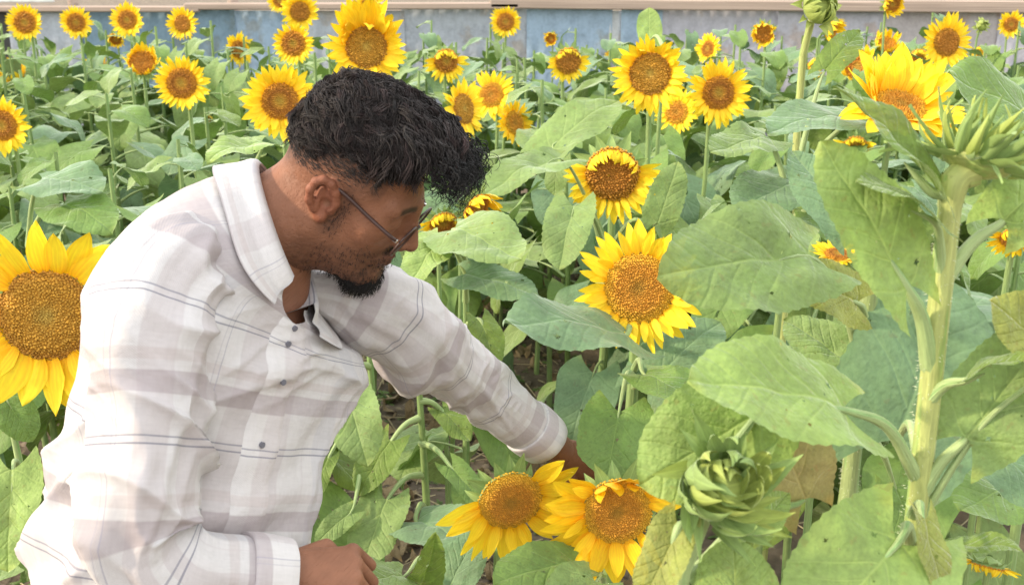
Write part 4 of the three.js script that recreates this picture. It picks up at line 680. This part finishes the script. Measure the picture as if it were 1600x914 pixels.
    const f = (q) => {
      let d = cap(q, V(-0.05, 0, 0), V(0.005, 0, 0), 0.027, 0.025);
      for (const z of [0.026, 0.009, -0.009, -0.025]) d = smin(d, cap(q, V(0.008, 0, z * 0.55), V(0.082 - Math.abs(z) * 0.18, 0, z), 0.016, 0.0112), 0.014);
      let g = 1; for (const [a, b, ra, rb] of segs) g = Math.min(g, cap(q, a, b, ra, rb)); return smin(d, g, 0.005);
    };
    const g = field(V(0.05, -0.02, 0), 0.115, 76, (q) => smax(f(q), -(q.x + 0.048), 0.006)); g.scale(s, s, s); g.applyMatrix4(M.setPosition(wrist)); if (thumbSide < 0) { const ix = g.index.array; for (let i = 0; i < ix.length; i += 3) { const t = ix[i]; ix[i] = ix[i + 1]; ix[i + 1] = t; } } return paint(g, skinPaint);
  }
  const hr = hand(P(450, 896, 1.295), D(0.98, 0.0, -0.12), D(-0.02, 0.72, 0.69), -1, [1.15, 1.45, 0.9], 1);
  const hl = hand(P(884, 709, 1.94), D(0.72, -0.42, -0.3), D(-0.15, 0.45, -0.85), -1, [0.7, 0.9, 0.6], 0.5);
  const uvOf = (g) => { const p = g.attributes.position, uv = new Float32Array(p.count * 2); for (let i = 0; i < p.count; i++) { uv[i * 2] = (p.getX(i) + 0.7 * p.getZ(i)) * 14; uv[i * 2 + 1] = (p.getY(i) + 0.5 * p.getZ(i)) * 14; } g.setAttribute('uv', new THREE.BufferAttribute(uv, 2)); return g; };
  const strip = (g) => { const r = new THREE.BufferGeometry(); for (const k of ['position', 'normal', 'color']) r.setAttribute(k, g.attributes[k]); r.setIndex(g.index); return r; };
  const body = mergeGeometries([hg, bg, hr, hl].map(strip)); body.translate(-o.x, -o.y, -o.z);
  const pores = tex(256, 256, (u, v) => { const k = 0.5 + 0.5 * tfbm(u, v, 10, 5, 3) - 0.25 * sstep(0.25, 0.5, tfbm(u, v, 44, 2, 77)); return [k, k, k]; }, false);
  const skin = new THREE.MeshPhysicalMaterial({ vertexColors: true, bumpMap: pores, bumpScale: 0.0014, roughness: 0.58, specularIntensity: 0.5, sheen: 0.25, sheenColor: rgb(0.8, 0.5, 0.4), sheenRoughness: 0.5 });
  part(man, 'body', uvOf(body), skin);

  // ---- hair: a dark mass of curls
  const hairMat = new THREE.MeshPhysicalMaterial({ vertexColors: true, roughness: 0.68, specularIntensity: 0.4, sheen: 0.3, sheenColor: rgb(0.5, 0.45, 0.45), sheenRoughness: 0.4 });
  {
    const R = rngOf(4242), geos = [];
    const mass = (q) => { let d = ell(q, [0.006, 0.072, 0], [0.099, 0.079, 0.083]); d = smin(d, ell(q, [0.072, 0.106, 0], [0.062, 0.042, 0.066]), 0.04); d += 0.014 * sstep(0.055, 0.0, hairIn(q.x, q.y, q.z)); d += 0.006 * noise3(q.x * 55, q.y * 55, q.z * 55) + 0.004 * noise3(q.x * 120, q.y * 120, q.z * 120); return smax(d, -hairIn(q.x, q.y, q.z) + (q.x < 0.05 ? 0.022 : 0.014), 0.016); }, inner = (q) => mass(q) + 0.009;
    const capG = field(V(0.02, 0.085, 0), 0.15, 84, inner); capG.deleteAttribute('uv'); geos.push(paint(capG, () => [0.011, 0.010, 0.011]));
    const pos = [], nor = [], col = [], idx = [], UPh = V(0, 1, 0).transformDirection(HI);
    const strand = (p0, n0, flow, len, rad, turns, w, shade, seg, ph0) => {
      let dir = n0.clone(), p = p0.clone(), ph = ph0 ?? R() * 6.28, a = V(), b = V(); const base = pos.length / 3;
      for (let i = 0; i <= seg; i++) {
        const t = i / seg; a.crossVectors(dir, Math.abs(dir.y) < 0.9 ? V(0, 1, 0) : V(1, 0, 0)).normalize(); b.crossVectors(dir, a);
        const an = ph + turns * 6.283 * t, cr = rad * sstep(0, 0.5, t), cx = p.x + cr * (Math.cos(an) * a.x + Math.sin(an) * b.x), cy = p.y + cr * (Math.cos(an) * a.y + Math.sin(an) * b.y), cz = p.z + cr * (Math.cos(an) * a.z + Math.sin(an) * b.z), ww = w * (1 - 0.7 * t);
        for (let k = 0; k < 3; k++) { const q = k * 2.094 + an, ux = Math.cos(q) * a.x + Math.sin(q) * b.x, uy = Math.cos(q) * a.y + Math.sin(q) * b.y, uz = Math.cos(q) * a.z + Math.sin(q) * b.z; pos.push(cx + ww * ux, cy + ww * uy, cz + ww * uz); nor.push(ux, uy, uz); col.push(...shade); }
        if (i < seg) { const A = base + i * 3; for (let k = 0; k < 3; k++) { const k2 = (k + 1) % 3; idx.push(A + k, A + k2, A + 3 + k, A + 3 + k, A + k2, A + 3 + k2); } }
        dir.addScaledVector(flow, 2.4 / seg).normalize(); p.addScaledVector(dir, len / seg);
      }
    };
    for (let i = 0; i < 15000; i++) {
      const cy = 2 * R() - 1, th = R() * 6.283, s = Math.sqrt(1 - cy * cy), n = V(s * Math.cos(th), cy, s * Math.sin(th)); if (n.y < -0.55) continue;
      const p = V(-0.003 + 0.091 * n.x, 0.043 + 0.088 * n.y, 0.076 * n.z), h = hairIn(p.x, p.y, p.z); if (h < -0.022 * R()) continue;
      if (n.x > 0.78 && n.y < 0.35) continue; let ps = p;
      const top = sstep(0.008, 0.06, h), nn = V(n.x / 0.091, n.y / 0.088, n.z / 0.076).normalize(), front = sstep(-0.02, 0.07, p.x);
      if (top > 0.35) for (let t = 0; t < 0.09; t += 0.003) { const q = p.clone().addScaledVector(nn, t); if (mass(q) > -0.004) { ps = q; break; } }
      const tang = V(0.8, 0.05 - 0.45 * front, 0.35 * n.z + 0.5 * noise3(p.x * 30, p.y * 30, p.z * 30)).add(V(R() - 0.5, R() - 0.5, R() - 0.5).multiplyScalar(0.5)); tang.addScaledVector(nn, -tang.dot(nn)).normalize();
      const d0 = nn.clone().multiplyScalar(lerp(0.9, 0.3, top)).addScaledVector(tang, 0.8).normalize(), flow = tang.clone().addScaledVector(nn, -0.35);
      const len = lerp(0.006, 0.030 + 0.012 * front, top) * (0.7 + 0.6 * R()), g = 0.012 + 0.04 * R() * R();
      strand(ps, d0, flow, len, lerp(0.0004, 0.0042, top) * (0.5 + R()), lerp(0.2, 1.5, top) * (0.6 + 0.7 * R()), lerp(0.00045, 0.0011, top), [g * 1.15, g * 0.95, g * 0.9], top > 0.4 ? 14 : 5);
    }
    for (let c = 0; c < 1150; c++) { // locks: strands that curl together
      const cy = 1.35 * R() - 0.35, th = R() * 6.283, s0 = Math.sqrt(Math.max(0, 1 - cy * cy)), n = V(s0 * Math.cos(th), cy, s0 * Math.sin(th)), p = V(-0.003 + 0.091 * n.x, 0.043 + 0.088 * n.y, 0.076 * n.z), h = hairIn(p.x, p.y, p.z); if (h < 0.024) continue;
      const nn = V(n.x / 0.091, n.y / 0.088, n.z / 0.076).normalize(), front = sstep(-0.02, 0.07, p.x), top = sstep(0.01, 0.05, h); let ps = p; for (let t = 0; t < 0.1; t += 0.003) { const q = p.clone().addScaledVector(nn, t); if (mass(q) > -0.007) { ps = q; break; } }
      const tang = V(0.8, 0.1 - 0.5 * front, 0.4 * n.z).add(V(R() - 0.5, R() - 0.5, R() - 0.5).multiplyScalar(1.1)); tang.addScaledVector(nn, -tang.dot(nn)).normalize();
      const len = lerp(0.012, 0.034 + 0.014 * front, top) * (0.7 + 0.5 * R()), rad = lerp(0.002, 0.0065, top) * (0.6 + 0.6 * R()), turns = (0.7 + 0.8 * R()) * (R() < 0.5 ? -1 : 1), ph = R() * 6.28, tone = 0.012 + 0.05 * R() * R(), warm = 1.1 + 0.45 * R();
      for (let k = 0; k < 16; k++) { const jp = V(R() - 0.5, R() - 0.5, R() - 0.5).multiplyScalar(0.006), g = tone * (0.7 + 0.6 * R()); strand(ps.clone().add(jp), nn.clone().multiplyScalar(0.45).addScaledVector(tang, 0.8).normalize(), tang.clone().addScaledVector(nn, -0.45), len * (0.85 + 0.3 * R()), rad * (0.85 + 0.3 * R()), turns, 0.00085, [g * warm, g, g * 0.96], 12, ph + (R() - 0.5) * 0.5); }
    }
    for (let i = 0; i < 520; i++) { // loose curls over the forehead
      const z = (R() - 0.5) * 0.13, p = V(0.095 + 0.035 * R(), 0.085 + 0.045 * R(), z), nn = V(0.9, 0.1, z * 3).normalize(), g = 0.010 + 0.02 * R() * R();
      strand(p, nn, V(0.15 + R() * 0.4, -0.9, (R() - 0.5) * 0.9), 0.022 + 0.022 * R(), 0.005 + 0.004 * R(), 1.3 + R(), 0.0010, [g, g * 0.95, g * 0.92], 18);
    }
    const sg = new THREE.BufferGeometry(); sg.setAttribute('position', new THREE.Float32BufferAttribute(pos, 3)); sg.setAttribute('normal', new THREE.Float32BufferAttribute(nor, 3)); sg.setAttribute('color', new THREE.Float32BufferAttribute(col, 3)); sg.setIndex(idx); geos.push(sg);
    const all = mergeGeometries(geos.map(strip)).applyMatrix4(HB).translate(-o.x, -o.y, -o.z); part(man, 'hair', all, hairMat);
    // beard: short hairs, dense on the chin
    pos.length = nor.length = col.length = idx.length = 0;
    const bm = (q) => { let d = smin(sph(q, 0.087, -0.113, 0, 0.0235), cap(mirror(q), V(0.078, -0.112, 0.012), V(0.056, -0.105, 0.03), 0.021, 0.013), 0.02); return d + 0.004 * noise3(q.x * 90, q.y * 90, q.z * 90); };
    const chinG = paint(field(V(0.07, -0.108, 0), 0.06, 44, (q) => bm(q) + 0.002), () => [0.010, 0.009, 0.009]);
    for (let i = 0; i < 9000; i++) {
      const a = R() * 6.283, c = 2 * R() - 1, s = Math.sqrt(1 - c * c), n = V(s * Math.cos(a), c, s * Math.sin(a)); let p = V(0.035, -0.03, 0); let hit = null;
      for (let t = 0.02; t < 0.16; t += 0.004) { const q = p.clone().addScaledVector(n, t); if (headF(q) > 0) { hit = q; break; } }
      if (!hit || Math.abs(hit.z) > 0.0735) continue; const b = beardIn(hit.x, hit.y, hit.z), chin = sstep(0.045, 0.0, Math.hypot(hit.x - 0.083, hit.y + 0.11, hit.z)); if (R() > b * 0.9 + chin) continue;
      strand(hit, n.clone().add(V(0, -0.5, 0)).normalize(), V(0.15, -0.6, 0), lerp(0.004, 0.012, chin) * (0.6 + 0.7 * R()), lerp(0.0005, 0.0016, chin), 0.8, lerp(0.00035, 0.0007, chin), [0.012, 0.010, 0.010], 4);
    }
    for (let i = 0; i < 1500; i++) { // the goatee's own hairs
      const a = R() * 6.283, c = 2 * R() - 1, s = Math.sqrt(1 - c * c), n = V(s * Math.cos(a), c, s * Math.sin(a)); let q = null; for (let t = 0.004; t < 0.06; t += 0.002) { q = V(0.076, -0.113, 0).addScaledVector(n, t); if (bm(q) > -0.001) break; }
      const g = 0.008 + 0.016 * R() * R(); strand(q, n.clone().add(V(0.1, -0.7, 0)).normalize(), V(0.1 + 0.5 * (R() - 0.5), -0.7, 0.6 * (R() - 0.5)), 0.004 + 0.006 * R(), 0.0009, 0.8, 0.0005, [g, g * 0.92, g * 0.9], 5);
    }
    const bgm = new THREE.BufferGeometry(); bgm.setAttribute('position', new THREE.Float32BufferAttribute(pos, 3)); bgm.setAttribute('normal', new THREE.Float32BufferAttribute(nor, 3)); bgm.setAttribute('color', new THREE.Float32BufferAttribute(col, 3)); bgm.setIndex(idx);
    part(man, 'beard', mergeGeometries([chinG, bgm].map(strip)).applyMatrix4(HB).translate(-o.x, -o.y, -o.z), hairMat);
  }
  // ---- glasses
  {
    const gl = sub(man, 'glasses'), fm = new THREE.MeshPhysicalMaterial({ color: rgb(0.045, 0.018, 0.013), roughness: 0.45 }), metal = new THREE.MeshStandardMaterial({ color: rgb(0.75, 0.72, 0.68), roughness: 0.25, metalness: 1 });
    const place = (g) => g.applyMatrix4(HB).translate(-o.x, -o.y, -o.z);
    const lensM = new THREE.MeshPhysicalMaterial({ color: rgb(0.96, 0.97, 0.97), roughness: 0.03, transmission: 1, thickness: 0, ior: 1.5 });
    for (const s of [1, -1]) {
      const ring = []; for (let i = 0; i <= 28; i++) { const a = i / 28 * 6.2832, cx = Math.sign(Math.cos(a)) * Math.pow(Math.abs(Math.cos(a)), 0.8), sy = Math.sign(Math.sin(a)) * Math.pow(Math.abs(Math.sin(a)), 0.8); ring.push(V(0.114 - 0.12 * Math.abs(cx * 0.026 * s + 0.034 * s) ** 1.0 * 0.9 + 0.012 * sy * 0.2, -0.012 + 0.021 * sy, s * 0.036 + 0.0265 * cx)); }
      part(gl, 'lens_rim', place(tube(ring, [0.0019, 0.0019], 56, 6)), fm);
      const sh = gridGeo(12, 1, (u, v) => { const a = u * 6.2832, p = ring[Math.round(u * 28) % 28]; return v ? [p.x, p.y, p.z] : [0.1105, -0.012, s * 0.036]; }); part(gl, 'lens', place(sh), lensM);
      part(gl, 'temple', place(tube([V(0.104, -0.002, s * 0.064), V(0.098, 0.002, s * 0.071), V(0.06, 0.010, s * 0.0735), V(0.012, 0.022, s * 0.0775), V(-0.012, 0.022, s * 0.079), V(-0.022, 0.004, s * 0.078)], [0.0026, 0.0028, 0.0026, 0.0022], 26, 6)), fm);
      part(gl, 'hinge', place(new RoundedBoxGeometry(0.007, 0.005, 0.004, 2, 0.001).translate(0.102, -0.001, s * 0.066)), metal);
      part(gl, 'nose_pad', place(new THREE.SphereGeometry(0.004, 8, 6).scale(0.6, 1, 0.5).translate(0.108, -0.014, s * 0.010)), lensM);
    }
    part(gl, 'bridge', place(tube([V(0.113, -0.004, 0.011), V(0.117, 0.0, 0), V(0.113, -0.004, -0.011)], [0.0015, 0.0015], 10, 6)), fm);
  }

  // ---- shirt
  const TU = 0.165, TV = 0.15;
  const plaid = (u, v) => {
    const x = u * TU, y = v * TV, band = (p, c, w, soft = 0.0012) => sstep(w / 2 + soft, w / 2 - soft, Math.abs(p - c));
    let c = [0.54, 0.515, 0.51]; const mix = (k, col) => { c = c.map((q, i) => lerp(q, col[i], k)); };
    mix(0.34 * band(x, 0.035, 0.034), [0.40, 0.34, 0.345]); mix(0.26 * band(x, 0.118, 0.028), [0.37, 0.37, 0.42]);
    mix(0.55 * band(y, 0.092, 0.026), [0.31, 0.255, 0.265]); mix(0.35 * band(y, 0.122, 0.012), [0.42, 0.35, 0.335]);
    mix(0.6 * band(x, 0.0735, 0.0014, 0.0004), [0.3, 0.29, 0.34]); mix(0.4 * band(x, 0.080, 0.0014, 0.0004), [0.34, 0.32, 0.36]); mix(0.25 * band(x, 0.148, 0.0016, 0.0004), [0.45, 0.38, 0.40]);
    mix(0.7 * band(y, 0.026, 0.002, 0.0004), [0.16, 0.16, 0.20]); mix(0.62 * band(y, 0.034, 0.002, 0.0004), [0.17, 0.17, 0.21]);
    const w = 1 + 0.05 * tfbm(u, v * 0.2, 64, 2, 3) + 0.05 * tfbm(u * 0.2, v, 64, 2, 9); return c.map((q) => q * w);
  };
  const pm = tex(768, 768, plaid), weave = tex(256, 256, (u, v) => { const k = 0.5 + 0.25 * Math.sin(u * 6.283 * 64) * Math.sin(v * 6.283 * 64) + 0.3 * tfbm(u, v, 32, 3, 4); return [k, k, k]; }, false);
  const cloth = new THREE.MeshPhysicalMaterial({ map: pm, bumpMap: weave, bumpScale: 0.001, roughness: 0.9, transmission: 0.10, thickness: 0, specularIntensity: 0.2, sheen: 0.25, sheenColor: rgb(1, 1, 1), sheenRoughness: 0.6, side: THREE.DoubleSide });
  const clothPlain = new THREE.MeshPhysicalMaterial({ map: pm, bumpMap: weave, bumpScale: 0.001, roughness: 0.9, specularIntensity: 0.2, sheen: 0.25, sheenColor: rgb(1, 1, 1), sheenRoughness: 0.6, side: THREE.DoubleSide });
  const SEC = [[222, 1085, 1.335, 0.14, 0.99, 0.165, 0.13, 0.11], [268, 914, 1.35, 0.18, 0.98, 0.168, 0.125, 0.115], [295, 735, 1.37, 0.25, 0.97, 0.166, 0.118, 0.12], [328, 595, 1.395, 0.3, 0.95, 0.17, 0.118, 0.122], [358, 500, 1.41, 0.42, 0.91, 0.172, 0.114, 0.118], [386, 437, 1.42, 0.62, 0.78, 0.155, 0.110, 0.114], [412, 398, 1.42, 0.82, 0.57, 0.116, 0.106, 0.110], [434, 372, 1.42, 0.93, 0.37, 0.074, 0.100, 0.103]];
  const secC = new THREE.CatmullRomCurve3(SEC.map((s) => P(s[0], s[1], s[2]))), NS = SEC.length - 1;
  const cr = (k, f) => { const i = clamp(Math.floor(f), 0, NS - 1), t = f - i, g = (j) => SEC[clamp(j, 0, NS)][k], a = g(i - 1), b = g(i), c = g(i + 1), d = g(i + 2); return 0.5 * (2 * b + (c - a) * t + (2 * a - 5 * b + 4 * c - d) * t * t + (3 * b - a - 3 * c + d) * t * t * t); };
  const arcs = [0]; for (let i = 1; i <= 200; i++) arcs.push(arcs[i - 1] + secC.getPoint(i / 200).distanceTo(secC.getPoint((i - 1) / 200)));
  const klA = [1, 1, 1.03, 1.15, 1.32, 1.42, 1.42, 1.08], KL = (f) => { const i = clamp(Math.floor(f), 0, NS - 1); return lerp(klA[i], klA[i + 1], sstep(0, 1, f - i)); };
  function frame(v) { const c = secC.getPoint(v), T = D(cr(3, v * NS), cr(4, v * NS), 0).normalize(), F = T.clone().cross(latW).normalize(), Rr = F.clone().cross(T); return { c, T, F, R: Rr, a: cr(5, v * NS), bf: cr(6, v * NS), bb: cr(7, v * NS), kl: KL(v * NS), s: lerp(arcs[Math.floor(v * 200)], arcs[Math.min(200, Math.floor(v * 200) + 1)], v * 200 % 1) }; }
  const ridge = (x, y, sd) => { const n = noise3(x, y, sd); return Math.pow(1 - Math.abs(n), 3); };
  function torsoAt(beta, v, lift = 0) {
    const f = frame(v), cb = Math.cos(beta), sb = Math.sin(beta), e = 0.86, sg = (q) => Math.sign(q) * Math.pow(Math.abs(q), e), b = cb > 0 ? f.bf : f.bb;
    const s = f.s, loose = sstep(0.9, 0.5, v), X = cb * 0.14, Z = sb * 0.165, w = 0.02 * noise3(X * 9, s * 9, Z * 9);
    const o1 = s * 0.62 + 0.13 * Math.sin(beta - 0.75) + w, o2 = s * 0.8 - 0.10 * Math.sin(beta - 0.4) + w, o3 = s * 0.4 + 0.16 * Math.sin(beta + 1.2) - w;
    let d = loose * (0.017 * ridge(o1 * 15, X * 5 + s * 3, Z * 5) + 0.013 * ridge(o2 * 17, Z * 6 - s * 3, X * 6 + 9) + 0.008 * ridge(o3 * 22, X * 9, Z * 9 + 31) - 0.014) + loose * 0.007 * noise3(X * 10, s * 11, Z * 10) + 0.0014 * noise3(X * 55, s * 45, Z * 55) * loose + loose * 0.004 * (ridge((o1 + 0.4 * o3) * 42, X * 14, Z * 14 + 3) - 0.5) * sstep(-0.2, 0.5, noise3(X * 6, s * 6, Z * 6 + 40));
    d += 0.012 * sstep(0.5, 0.1, v) * noise3(X * 7, s * 4, Z * 7 + 5) + 0.007 * Math.exp(-Math.pow((v - 0.2) / 0.12, 2)) * Math.sin(s * 75 + 2.2 * Math.sin(beta) + 3 * noise3(X * 8, s * 5, Z * 8)) * sstep(-0.6, 0.6, Math.sin(beta + 0.4));
    d += lift;
    return f.c.clone().addScaledVector(f.F, sg(cb) * b + cb * d).addScaledVector(f.R, sg(sb) * f.a * (sb < 0 ? lerp(1, f.kl, sstep(0, 0.6, -sb)) : 1) + sb * d);
  }
  const vNotch = 0.735, open = (v) => 0.012 + (v > vNotch ? 0.55 * Math.pow((v - vNotch) / (1 - vNotch), 0.9) : 0);
  const shirt = sub(man, 'shirt');
  part(shirt, 'shirt_body', gridGeo(200, 190, (u, v) => { const b0 = open(v), beta = lerp(b0, 2 * Math.PI - b0 * 0.45, u), p = loc(torsoAt(beta, v)); return [p.x, p.y, p.z, beta * 0.165 / TU, frame(v).s / TV]; }), cloth);
  // front band with buttons
  part(shirt, 'placket', gridGeo(6, 150, (u, w) => { const v = lerp(0, vNotch + 0.006, w), beta = lerp(-0.12, 0.11, u), edge = Math.min(u, 1 - u) < 0.01 ? 0 : 0.0032, p = loc(torsoAt(beta, v, edge)); return [p.x, p.y, p.z, beta * 0.165 / TU + 0.31, frame(v).s / TV + 0.02]; }), clothPlain);
  const btn = new THREE.MeshPhysicalMaterial({ color: rgb(0.14, 0.14, 0.17), roughness: 0.35 });
  for (const v of [0.10, 0.235, 0.37, 0.50, 0.615, 0.705]) { const p = torsoAt(0.0, v, 0.0045), f = frame(v), b = part(shirt, 'button', new THREE.CylinderGeometry(0.0038, 0.0035, 0.003, 16).rotateX(Math.PI / 2), btn); b.position.copy(loc(p)); b.quaternion.setFromUnitVectors(V(0, 0, 1), f.F); }
  // collar
  {
    const f = frame(1);
    const thick = (side) => gridGeo(64, 20, (u, w) => {
      const fr = sstep(0.45, 1, u), bF = side > 0 ? 0.62 : 0.28, bEnd = w < 0.3 ? bF : lerp(bF, side > 0 ? 0.34 : 0.10, (w - 0.3) / 0.7), beta = lerp(Math.PI, side > 0 ? bEnd : 2 * Math.PI - bEnd, u); let p, h;
      if (w < 0.3) { const q = w / 0.3; h = lerp(-0.03, 0.014, q); p = torsoAt(beta, 1, -0.006 + 0.002 * q).addScaledVector(f.T, h); }
      else { const q = (w - 0.3) / 0.7, v = lerp(1, lerp(0.895, 0.80, fr), q), roll = Math.sqrt(Math.max(0, 1 - Math.pow(1 - Math.min(1, q * 5), 2))); p = torsoAt(beta, v, lerp(-0.004, 0.0065 + 0.0035 * q + 0.003 * Math.sin(u * 7) * q, roll)).addScaledVector(f.T, 0.014 * (1 - sstep(0, 0.35, q))); h = -q * 0.07; }
      if (side < 0) p.addScaledVector(f.T, 0.010 * fr * sstep(0.3, 0.7, w)).addScaledVector(f.F, 0.012 * fr * sstep(0.3, 1, w));
      const l = loc(p); return [l.x, l.y, l.z, u * 0.3 / TU * 0.8 + 0.2, h / TV + 0.15];
    });
    part(shirt, 'collar', thick(1), clothPlain); part(shirt, 'collar', thick(-1), clothPlain);
  }
  // sleeves
  function sleeve(pts, radii, elbow, seed, name, sag) {
    const c = new THREE.CatmullRomCurve3(pts.map((p) => P(...p)), false, 'centripetal'), n = 170, m = 84, L = c.getLength(), ref = D(0.75, -0.3, 0.55).normalize();
    const rad = (t) => { const q = t * (radii.length - 1), i = Math.min(radii.length - 2, Math.floor(q)); return lerp(radii[i], radii[i + 1], sstep(0, 1, q - i)); };
    const at = (a, t, lift = 0) => {
      const p = c.getPointAt(t), T = c.getTangentAt(t), N0 = ref.clone().addScaledVector(T, -ref.dot(T)).normalize(), B = T.clone().cross(N0), s = t * L, X = Math.cos(a) * 0.06, Z = Math.sin(a) * 0.06, w = 0.012 * noise3(X * 18, s * 12, Z * 18 + seed);
      const el = Math.exp(-Math.pow((t - elbow) / 0.16, 2)), inner = 0.5 + 0.5 * Math.cos(a - sag), o1 = s + 0.035 * Math.sin(a - sag - 1) + w, o2 = s * 0.7 - 0.07 * Math.sin(a - sag + 0.6) + w;
      let d = 0.017 * el * (0.35 + 0.65 * inner) * (ridge(o1 * 27, X * 8 + seed, Z * 8) * 1.5 - 0.5) + 0.013 * ridge(o2 * 19, X * 9 + s * 3, Z * 9 + seed) + 0.008 * ridge((s * 0.4 + 0.09 * Math.sin(a + seed)) * 26, X * 7 - s * 3, Z * 8 + seed) - 0.011 + 0.004 * noise3(X * 16, s * 13, Z * 16 + seed) + 0.0013 * noise3(X * 60, s * 45, Z * 60 + seed) + 0.004 * (ridge((o2 + 0.5 * o1) * 40, X * 16, Z * 16 + seed) - 0.5) * sstep(-0.2, 0.5, noise3(X * 12, s * 7, Z * 12 + 40 + seed));
      d += 0.0035 * Math.exp(-Math.pow((t - 0.22) / 0.07, 2)) * Math.sin(a * 15 + 4 * noise3(X * 20, s * 8, Z * 20)) * inner;
      d *= sstep(0, 0.06, t) * (0.25 + 0.75 * sstep(0.95, 0.7, t));
      const r = rad(t) + d + lift; return p.addScaledVector(N0, Math.cos(a) * r).addScaledVector(B, Math.sin(a) * r);
    };
    part(shirt, name, gridGeo(m, n, (u, t) => { const p = loc(at(u * 6.28319, t)); return [p.x, p.y, p.z, u * 0.38 / TU, -t * L / TV + seed * 0.13]; }), cloth);
    part(shirt, 'cuff', gridGeo(64, 10, (u, w) => { const t = [0.915, 0.915, 0.925, 0.945, 0.965, 0.985, 1, 1, 1, 0.985, 0.96][Math.round(w * 10)], l = [0, 0.0035, 0.0045, 0.005, 0.005, 0.0045, 0.004, 0.001, -0.002, -0.004, -0.005][Math.round(w * 10)], p = loc(at(u * 6.28319, t, l)); return [p.x, p.y, p.z, u * 0.28 / TU, -t * L / TV + 0.4]; }), clothPlain);
  }
  sleeve([[352, 408, 1.41], [310, 410, 1.35], [268, 424, 1.295], [240, 500, 1.26], [230, 620, 1.24], [220, 760, 1.22], [222, 845, 1.217], [270, 890, 1.226], [356, 900, 1.258], [446, 904, 1.292]], [0.01, 0.05, 0.072, 0.073, 0.069, 0.066, 0.062, 0.055, 0.048, 0.041], 0.6, 3, 'sleeve', -0.9);
  sleeve([[470, 446, 1.49], [530, 458, 1.52], [602, 487, 1.57], [702, 567, 1.72], [780, 629, 1.825], [850, 686, 1.905]], [0.025, 0.06, 0.067, 0.053, 0.047, 0.0425], 0.42, 9, 'sleeve', 2.4);
  // ---- trousers and shoes, below the frame
  const denim = new THREE.MeshStandardMaterial({ color: rgb(0.03, 0.035, 0.055), roughness: 0.95, side: THREE.DoubleSide });
  const tr = sub(man, 'trousers');
  for (const [h, k, f] of [[hipR, kneeR, footR], [hipL, kneeL, footL]]) part(tr, 'trouser_leg', tube([h.clone().add(V(0.03, 0.03, 0)), h.clone().add(V(0.015, -0.05, 0)), k, V(f.x, 0.05, f.z)].map(loc), [0.075, 0.08, 0.076, 0.07, 0.065], 26, 20, (a, t) => 1 + 0.03 * noise3(Math.cos(a) * 2, Math.sin(a) * 2, t * 14)), denim);
  part(tr, 'trouser_seat', new THREE.SphereGeometry(1, 24, 16).scale(0.1, 0.1, 0.13).applyQuaternion(new THREE.Quaternion().setFromUnitVectors(V(0, 0, 1), V(latW.x, 0, latW.z).normalize())).translate(...loc(hip).toArray()), denim);
  const shoeM = new THREE.MeshStandardMaterial({ color: rgb(0.05, 0.045, 0.04), roughness: 0.6 });
  for (const f of [footR, footL]) { const g = new THREE.SphereGeometry(1, 24, 14), p = g.attributes.position; for (let i = 0; i < p.count; i++) { const x = p.getX(i), y = p.getY(i), z = p.getZ(i); p.setXYZ(i, x * 0.14 + 0.055, Math.max(-0.045, y * (0.055 - 0.018 * x)) + 0.048, z * (0.046 + 0.006 * x)); } g.computeVertexNormals(); const s = part(man, 'shoe', g, shoeM); s.position.copy(loc(V(f.x, -0.012, f.z))); s.rotation.y = -Math.atan2(fwd.z, fwd.x); }
}

renderer.render(scene, camera);
